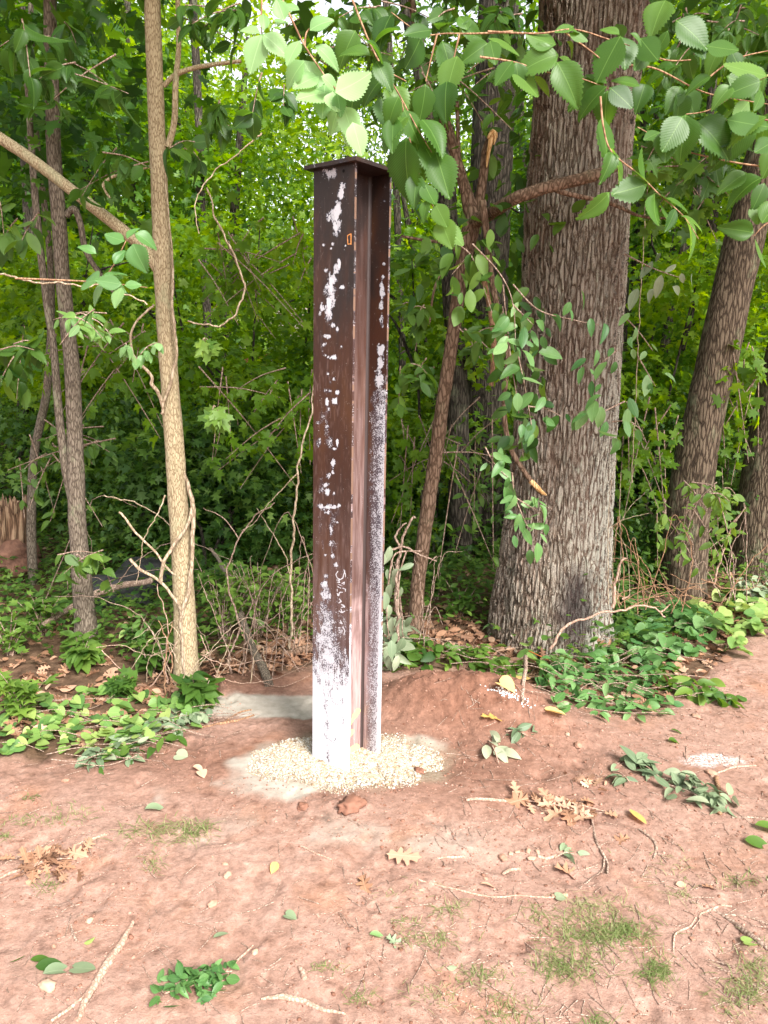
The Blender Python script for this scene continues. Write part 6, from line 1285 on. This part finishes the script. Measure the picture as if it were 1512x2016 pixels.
# ================================================================== single leaves, scraps, leaf piles on the clay
def gleaf(px, py, size_px, T, mat, label, tint=.6, ang=None, group="single leaves fallen on the clay", lift=.004, tiltv=.25, name="fallen_leaf", cat="leaf", seed=0):
    rng = np.random.default_rng(seed + int(px * 3 + py)); c = GT(px, py); s = depth_of(c) / F; mb = MB(); a = math.radians(-ang) if ang is not None else rng.uniform(0, 2 * PI)
    put_leaves(mb, T, c[None] + [0, 0, lift + .12 * size_px * s], np.array([[math.cos(a), math.sin(a), 0.]]), np.array([[rng.normal(0, tiltv), rng.normal(0, tiltv), 1]]), size_px * s, tint)
    return single(name, mb, [MAT[mat]], c, label, cat, group)
for a in [(760,1690,70,T_OAK,'dead',"curled pale lobed leaf with its tips up, below the post",.72,10), (712,1730,56,T_OAK,'dead',"flat tan lobed leaf below the curled pale one",.45,80),
          (545,1702,30,T_OVATE,'yellow',"small yellow leaf left of the curled pale leaf",.4,100), (560,1805,28,T_HEART,'wilt',"round grey green leaf alone on the clay, below left of the post",.4,20),
          (420,1852,34,T_OVATE_F,'wilt',"grey blue slender leaf above the cut leafy sprig",.5,-40), (1072,1405,44,T_HEART,'yellow',"big pale yellow leaf on the clay below the oak",.95,10),
          (945,1418,60,T_OAK,'yellow',"orange brown leaf on the front of the clay mound",.1,0), (980,1350,40,T_HEART,'yellow',"torn yellow scrap on top of the mound",.8,40), (1003,1342,46,T_HEART,'yellow',"second yellow scrap beside the torn one on the mound",.7,-10),
          (1315,1462,28,T_OVATE_F,'under',"small dark green leaf on bare clay right of the mound",.4,0), (1320,1440,22,T_OVATE_F,'under',"tiny dark leaf above the small dark green one",.3,20), (1465,1660,50,T_OVATE_F,'under',"dark green leaf at the right edge below the straight stick",.5,20),
          (1485,1632,60,T_OVATE_F,'under',"bright sided leaf pair at the right edge below the straight stick",.6,10), (1240,1600,50,T_OVATE_F,'yellow',"faded olive leaf lying flat right of the fallen oak twig",.2,70), (1460,1860,34,T_HEART,'heart',"torn yellow-green leaf at the lower right",.75,0),
          (1092,1770,24,T_HEART,'wilt',"small rounded grey green leaf above the grass patch",.7,0), (1090,1715,60,T_OAK,'dead',"big tan lobed leaf with a long tip above the grass patch",.5,15), (727,1845,34,T_OVATE_F,'ovate',"bright green leaf at the left end of the bottom centre grass",.9,0),
          (760,1850,40,T_OAK,'wilt',"faded ragged green leaf beside the bright green one",.55,30), (945,1745,30,T_OVATE,'dead',"tan leaf crumb by the long level root",.8,0), (1240,1655,40,T_OAK,'dead',"tan lobed leaf between the two dark roots",.5,170),
          (60,1895,38,T_OVATE_F,'under',"dark green leaf near the bottom left, right one of two",.35,-10), (18,1900,32,T_OVATE_F,'under',"dark green leaf near the bottom left, left one of two",.3,-30), (140,1913,52,T_HEART,'wilt',"round dusty green leaf right of the peach stone",.5,0),
          (85,1925,56,T_OVATE_F,'wilt',"dusty leaf partly under the peach stone",.3,-30), (70,1910,50,T_OVATE_F,'under',"dark crumpled leaf behind the peach stone",.1,-15), (165,1862,22,T_OVATE,'heart',"yellowish scrap of leaf by the dark splinter",.8,-30),
          (378,1515,26,T_HEART,'dead',"pale curled leaf pieces left of the gravel",1,20), (395,1522,24,T_HEART,'dead',"second pale curled leaf piece left of the gravel",.9,60), (285,1600,48,T_OVATE_F,'wilt',"grey leaf on the dusty spot left of the cement",.4,-20),
          (1080,1720,0,T_OAK,'dead',"",.5,0), (1330,1745,22,T_OVATE,'dead',"tiny tan leaf on the clay at the right",.7,0), (880,1910,20,T_OVATE,'wilt',"tiny grey leaf by the bottom centre grass",.7,0), (345,1490,28,T_HEART,'wilt',"pale yellowish leaf in front of the cut vine",.9,10), (1380,1750,36,T_OAK,'dead',"brown lobed leaf alone right of the hooked root",.5,0)]:
    if a[2]: gleaf(a[0], a[1], a[2], a[3], MAT and a[4], a[5], a[6], a[7])
def pile(label, cx, cy, sx, sy, n, T, mat, lp, t0, name="leaf_pile", cat="leaf pile", rot=0.0, lift=.03, seed=0, tilt=.6, stems=2, stemmat='twig_pale'):
    rng = np.random.default_rng(seed + 700); c0 = GT(cx, cy); t = thing(name, label, cat, c0, None); q = rng.normal(0, .5, (n, 2)); a = math.radians(rot)
    px = cx + q[:, 0] * sx * math.cos(a) - q[:, 1] * sy * math.sin(a); py = cy + q[:, 0] * sx * math.sin(a) + q[:, 1] * sy * math.cos(a)
    W = GTA(np.stack([px, py], 1)); s = depth_of(c0) / F; lf = rng.uniform(.004, lift, n) * np.exp(-.5 * (q ** 2).sum(1)); mb = MB()
    th = rng.uniform(0, 2 * PI, n); put_leaves(mb, T, W + np.column_stack([lf * 0, lf * 0, lf]), np.stack([np.cos(th), np.sin(th), rng.normal(0, .3, n)], 1), rng.normal(0, tilt, (n, 3)) + [0, -.1, 1.2], lp * s * rng.uniform(.6, 1.15, n), np.clip(rng.normal(t0, .18, n), 0, 1))
    part("foliage", mb, [MAT[mat]], t)
    for k in range(stems):
        e0 = GT(cx - sx * .9 * math.cos(a) + rng.normal(0, 5), cy - sx * .9 * math.sin(a) + rng.normal(0, 5), .006); e1 = GT(cx + sx * .8 * math.cos(a) + rng.normal(0, 8), cy + sx * .8 * math.sin(a) + rng.normal(0, 8), .008); mm = MB(); tube(mm, [e0, (e0 + e1) / 2 + [0, 0, .015], e1], [1.8 * s, s], 6, 12); part("stem", mm, [MAT[stemmat]], t)
    return t
pile("freshly cut sprig of small green leaves at the bottom left of centre", 385, 1945, 75, 28, 130, T_OVATE_F, 'ovate', 30, .35, name="cut_sprig", cat="sprig", rot=-14, lift=.05, seed=1, stems=4)
stick([(498,1862,2),(470,1890,2.4),(445,1912,2)], "white broken end of the cut leafy sprig's stem", mat='twig_pale', group=None, name="sprig_stem", cat="stem")
pile("dead oak twig with a fan of tan leaves right of the gravel", 1110, 1590, 85, 16, 46, T_OAK, 'dead', 40, .62, rot=9, lift=.03, seed=2, tilt=.3, stems=2)
pile("heap of dusty grey-green wilted leaves at the right", 1370, 1565, 70, 20, 60, T_OVATE_F, 'wilt', 36, .5, rot=24, lift=.06, seed=3, stems=3, stemmat='twig')
pile("wilted leaves at the upper end of the dusty heap", 1265, 1515, 40, 12, 24, T_OVATE_F, 'wilt', 46, .3, rot=35, lift=.04, seed=4, stems=1)
pile("single wilted sprig left of the dusty heap, darker", 1225, 1535, 28, 10, 9, T_OVATE_F, 'wilt', 36, .25, rot=30, lift=.03, seed=5, stems=1)
pile("pale limp leaf sprig on the mound's right slope", 975, 1480, 26, 26, 8, T_OVATE_F, 'wilt', 44, 1, rot=60, lift=.03, seed=6, stems=1)
pile("grey wilted leaf sprig above the pale limp one on the mound's right slope", 1020, 1447, 30, 8, 9, T_OVATE_F, 'wilt', 34, .15, rot=0, lift=.03, seed=7, stems=1)
pile("pile of curled brown oak leaves at the left", 95, 1705, 55, 22, 44, T_OAK, 'dead', 42, .42, rot=-10, lift=.05, seed=8, stems=2)
pile("wilted three-leaf sprig above the grass patch", 1115, 1685, 18, 8, 5, T_OVATE_F, 'wilt', 36, .4, rot=0, lift=.02, seed=9, stems=1)
pile("scattered tan leaf bits between the fallen oak twig and the heap", 1160, 1545, 50, 10, 14, T_OAK, 'dead', 26, .7, rot=20, lift=.02, seed=10, stems=0)
pile("small brown leaf bits on the clay bank left of the post", 560, 1300, 60, 16, 40, T_OAK, 'dead', 34, .4, rot=0, lift=.05, seed=11, stems=2)
# orange cord
mb = MB(); tube(mb, [GT(1040, 1300, .06), GT(1080, 1316, .05), GT(1120, 1328, .03)], [.003, .003], 6, 12); single("orange_cord", mb, [MAT['cord']], GT(1080, 1320), "short length of orange cord among the cut vines at the oak's foot", "cord")
# grass
def grass():
    mb = MB(); rng = np.random.default_rng(55)
    ps = [(310,1640,60,18,150,34,.5,0),(390,1635,26,16,90,34,.4,0),(300,1700,14,16,40,22,.5,0),(95,1742,20,10,46,22,.3,0),(890,1795,30,14,60,26,.7,0),(850,1855,50,14,90,26,.4,0),(1150,1835,60,34,330,34,.35,1),(1230,1830,44,22,260,30,.25,1),(1110,1900,50,22,230,34,.3,1),(1290,1905,28,26,190,30,.2,1),(1180,1780,60,18,120,28,.7,1),
          (940,1920,50,18,120,26,.5,0),(640,1905,26,10,46,20,.5,0),(705,1965,26,12,50,22,.4,0),(1490,1930,34,50,200,36,.45,1),(1440,1960,30,40,90,30,.5,0),(1000,1985,40,30,120,26,.4,0),(1060,1800,30,20,60,24,.6,0),(1340,1760,20,10,30,24,.6,0),(1450,1735,34,12,60,22,.4,0),(80,1620,60,10,80,18,.5,0),(60,1572,16,5,30,12,.2,0),(10,1650,14,5,40,14,.4,0),(1180,2005,24,14,80,26,.2,0),(800,1820,30,8,40,22,.6,0),(150,1600,40,16,50,18,.6,0),(1300,1710,60,30,40,22,.7,0),(860,1960,60,20,60,22,.7,0),(780,1760,60,20,24,20,.8,0)]
    for cx, cy, sx, sy, n, ln, t0, _ in ps:
        for i in range(n):
            px, py = cx + rng.normal(0, .68) * sx, cy + rng.normal(0, .62) * sy; g = G(px, py); g[2] = float(height(g[0], g[1])); s = depth_of(g) / F
            a = rng.uniform(0, 2 * PI); L_ = ln * s * rng.uniform(.5, 1.4); fl = rng.uniform(.5, 1.6); d = np.array([math.cos(a), math.sin(a), 0]); sd_ = np.array([-d[1], d[0], 0]) * (.9 * s)
            t = np.linspace(0, 1, 5)[:, None]; c = g + d * (t * fl * .8) * L_ + np.array([0, 0, 1]) * (t * 1.0 - .75 * t ** 2 * fl) * L_ * .6; c[:, 2] = np.maximum(c[:, 2], g[2] + .001)
            w_ = .75 * (1 - t ** 2 * .9); V = np.concatenate([c - sd_ * w_, c + sd_ * w_]); f = np.array([[k, k + 1, k + 6, k + 5] for k in range(4)])
            mb.add(V, f, tint=float(np.clip(rng.normal(t0, .22), 0, 1)))
    single("grass", mb, [MAT['grass']], (0.4, 2, 0), "sparse tufts of thin green and straw coloured grass on the clay", "grass", kind='stuff')
grass()
# many little straws and bark bits
mb = MB(); rng = np.random.default_rng(88)
for i in range(1500):
    px, py = rng.uniform(-40, 1560), rng.uniform(1400, 2030)
    if rng.uniform() > .25 + .75 * (px > 850) and rng.uniform() > .25: continue
    if 480 < px < 870 and py < 1600: continue
    g = G(px, py)
    if g[1] > edge_y(g[0]): continue
    a = rng.uniform(0, 2 * PI); ln = rng.gamma(2, .011) + .006; q = [np.array([g[0] + ln * u * math.cos(a) + rng.normal(0, .002), g[1] + ln * u * math.sin(a) + rng.normal(0, .002), 0]) for u in (-1, 0, 1)]
    for z in q: z[2] = float(height(z[0], z[1])) + .002
    tube(mb, q, [rng.uniform(.0006, .0019)] * 2, 4, 5, cap=False, tint=rng.uniform())
single("woody_debris", mb, [MAT['twig']], (0.4, 2.2, 0), "tiny straws and bark shreds strewn over the clay", "debris", kind='stuff')
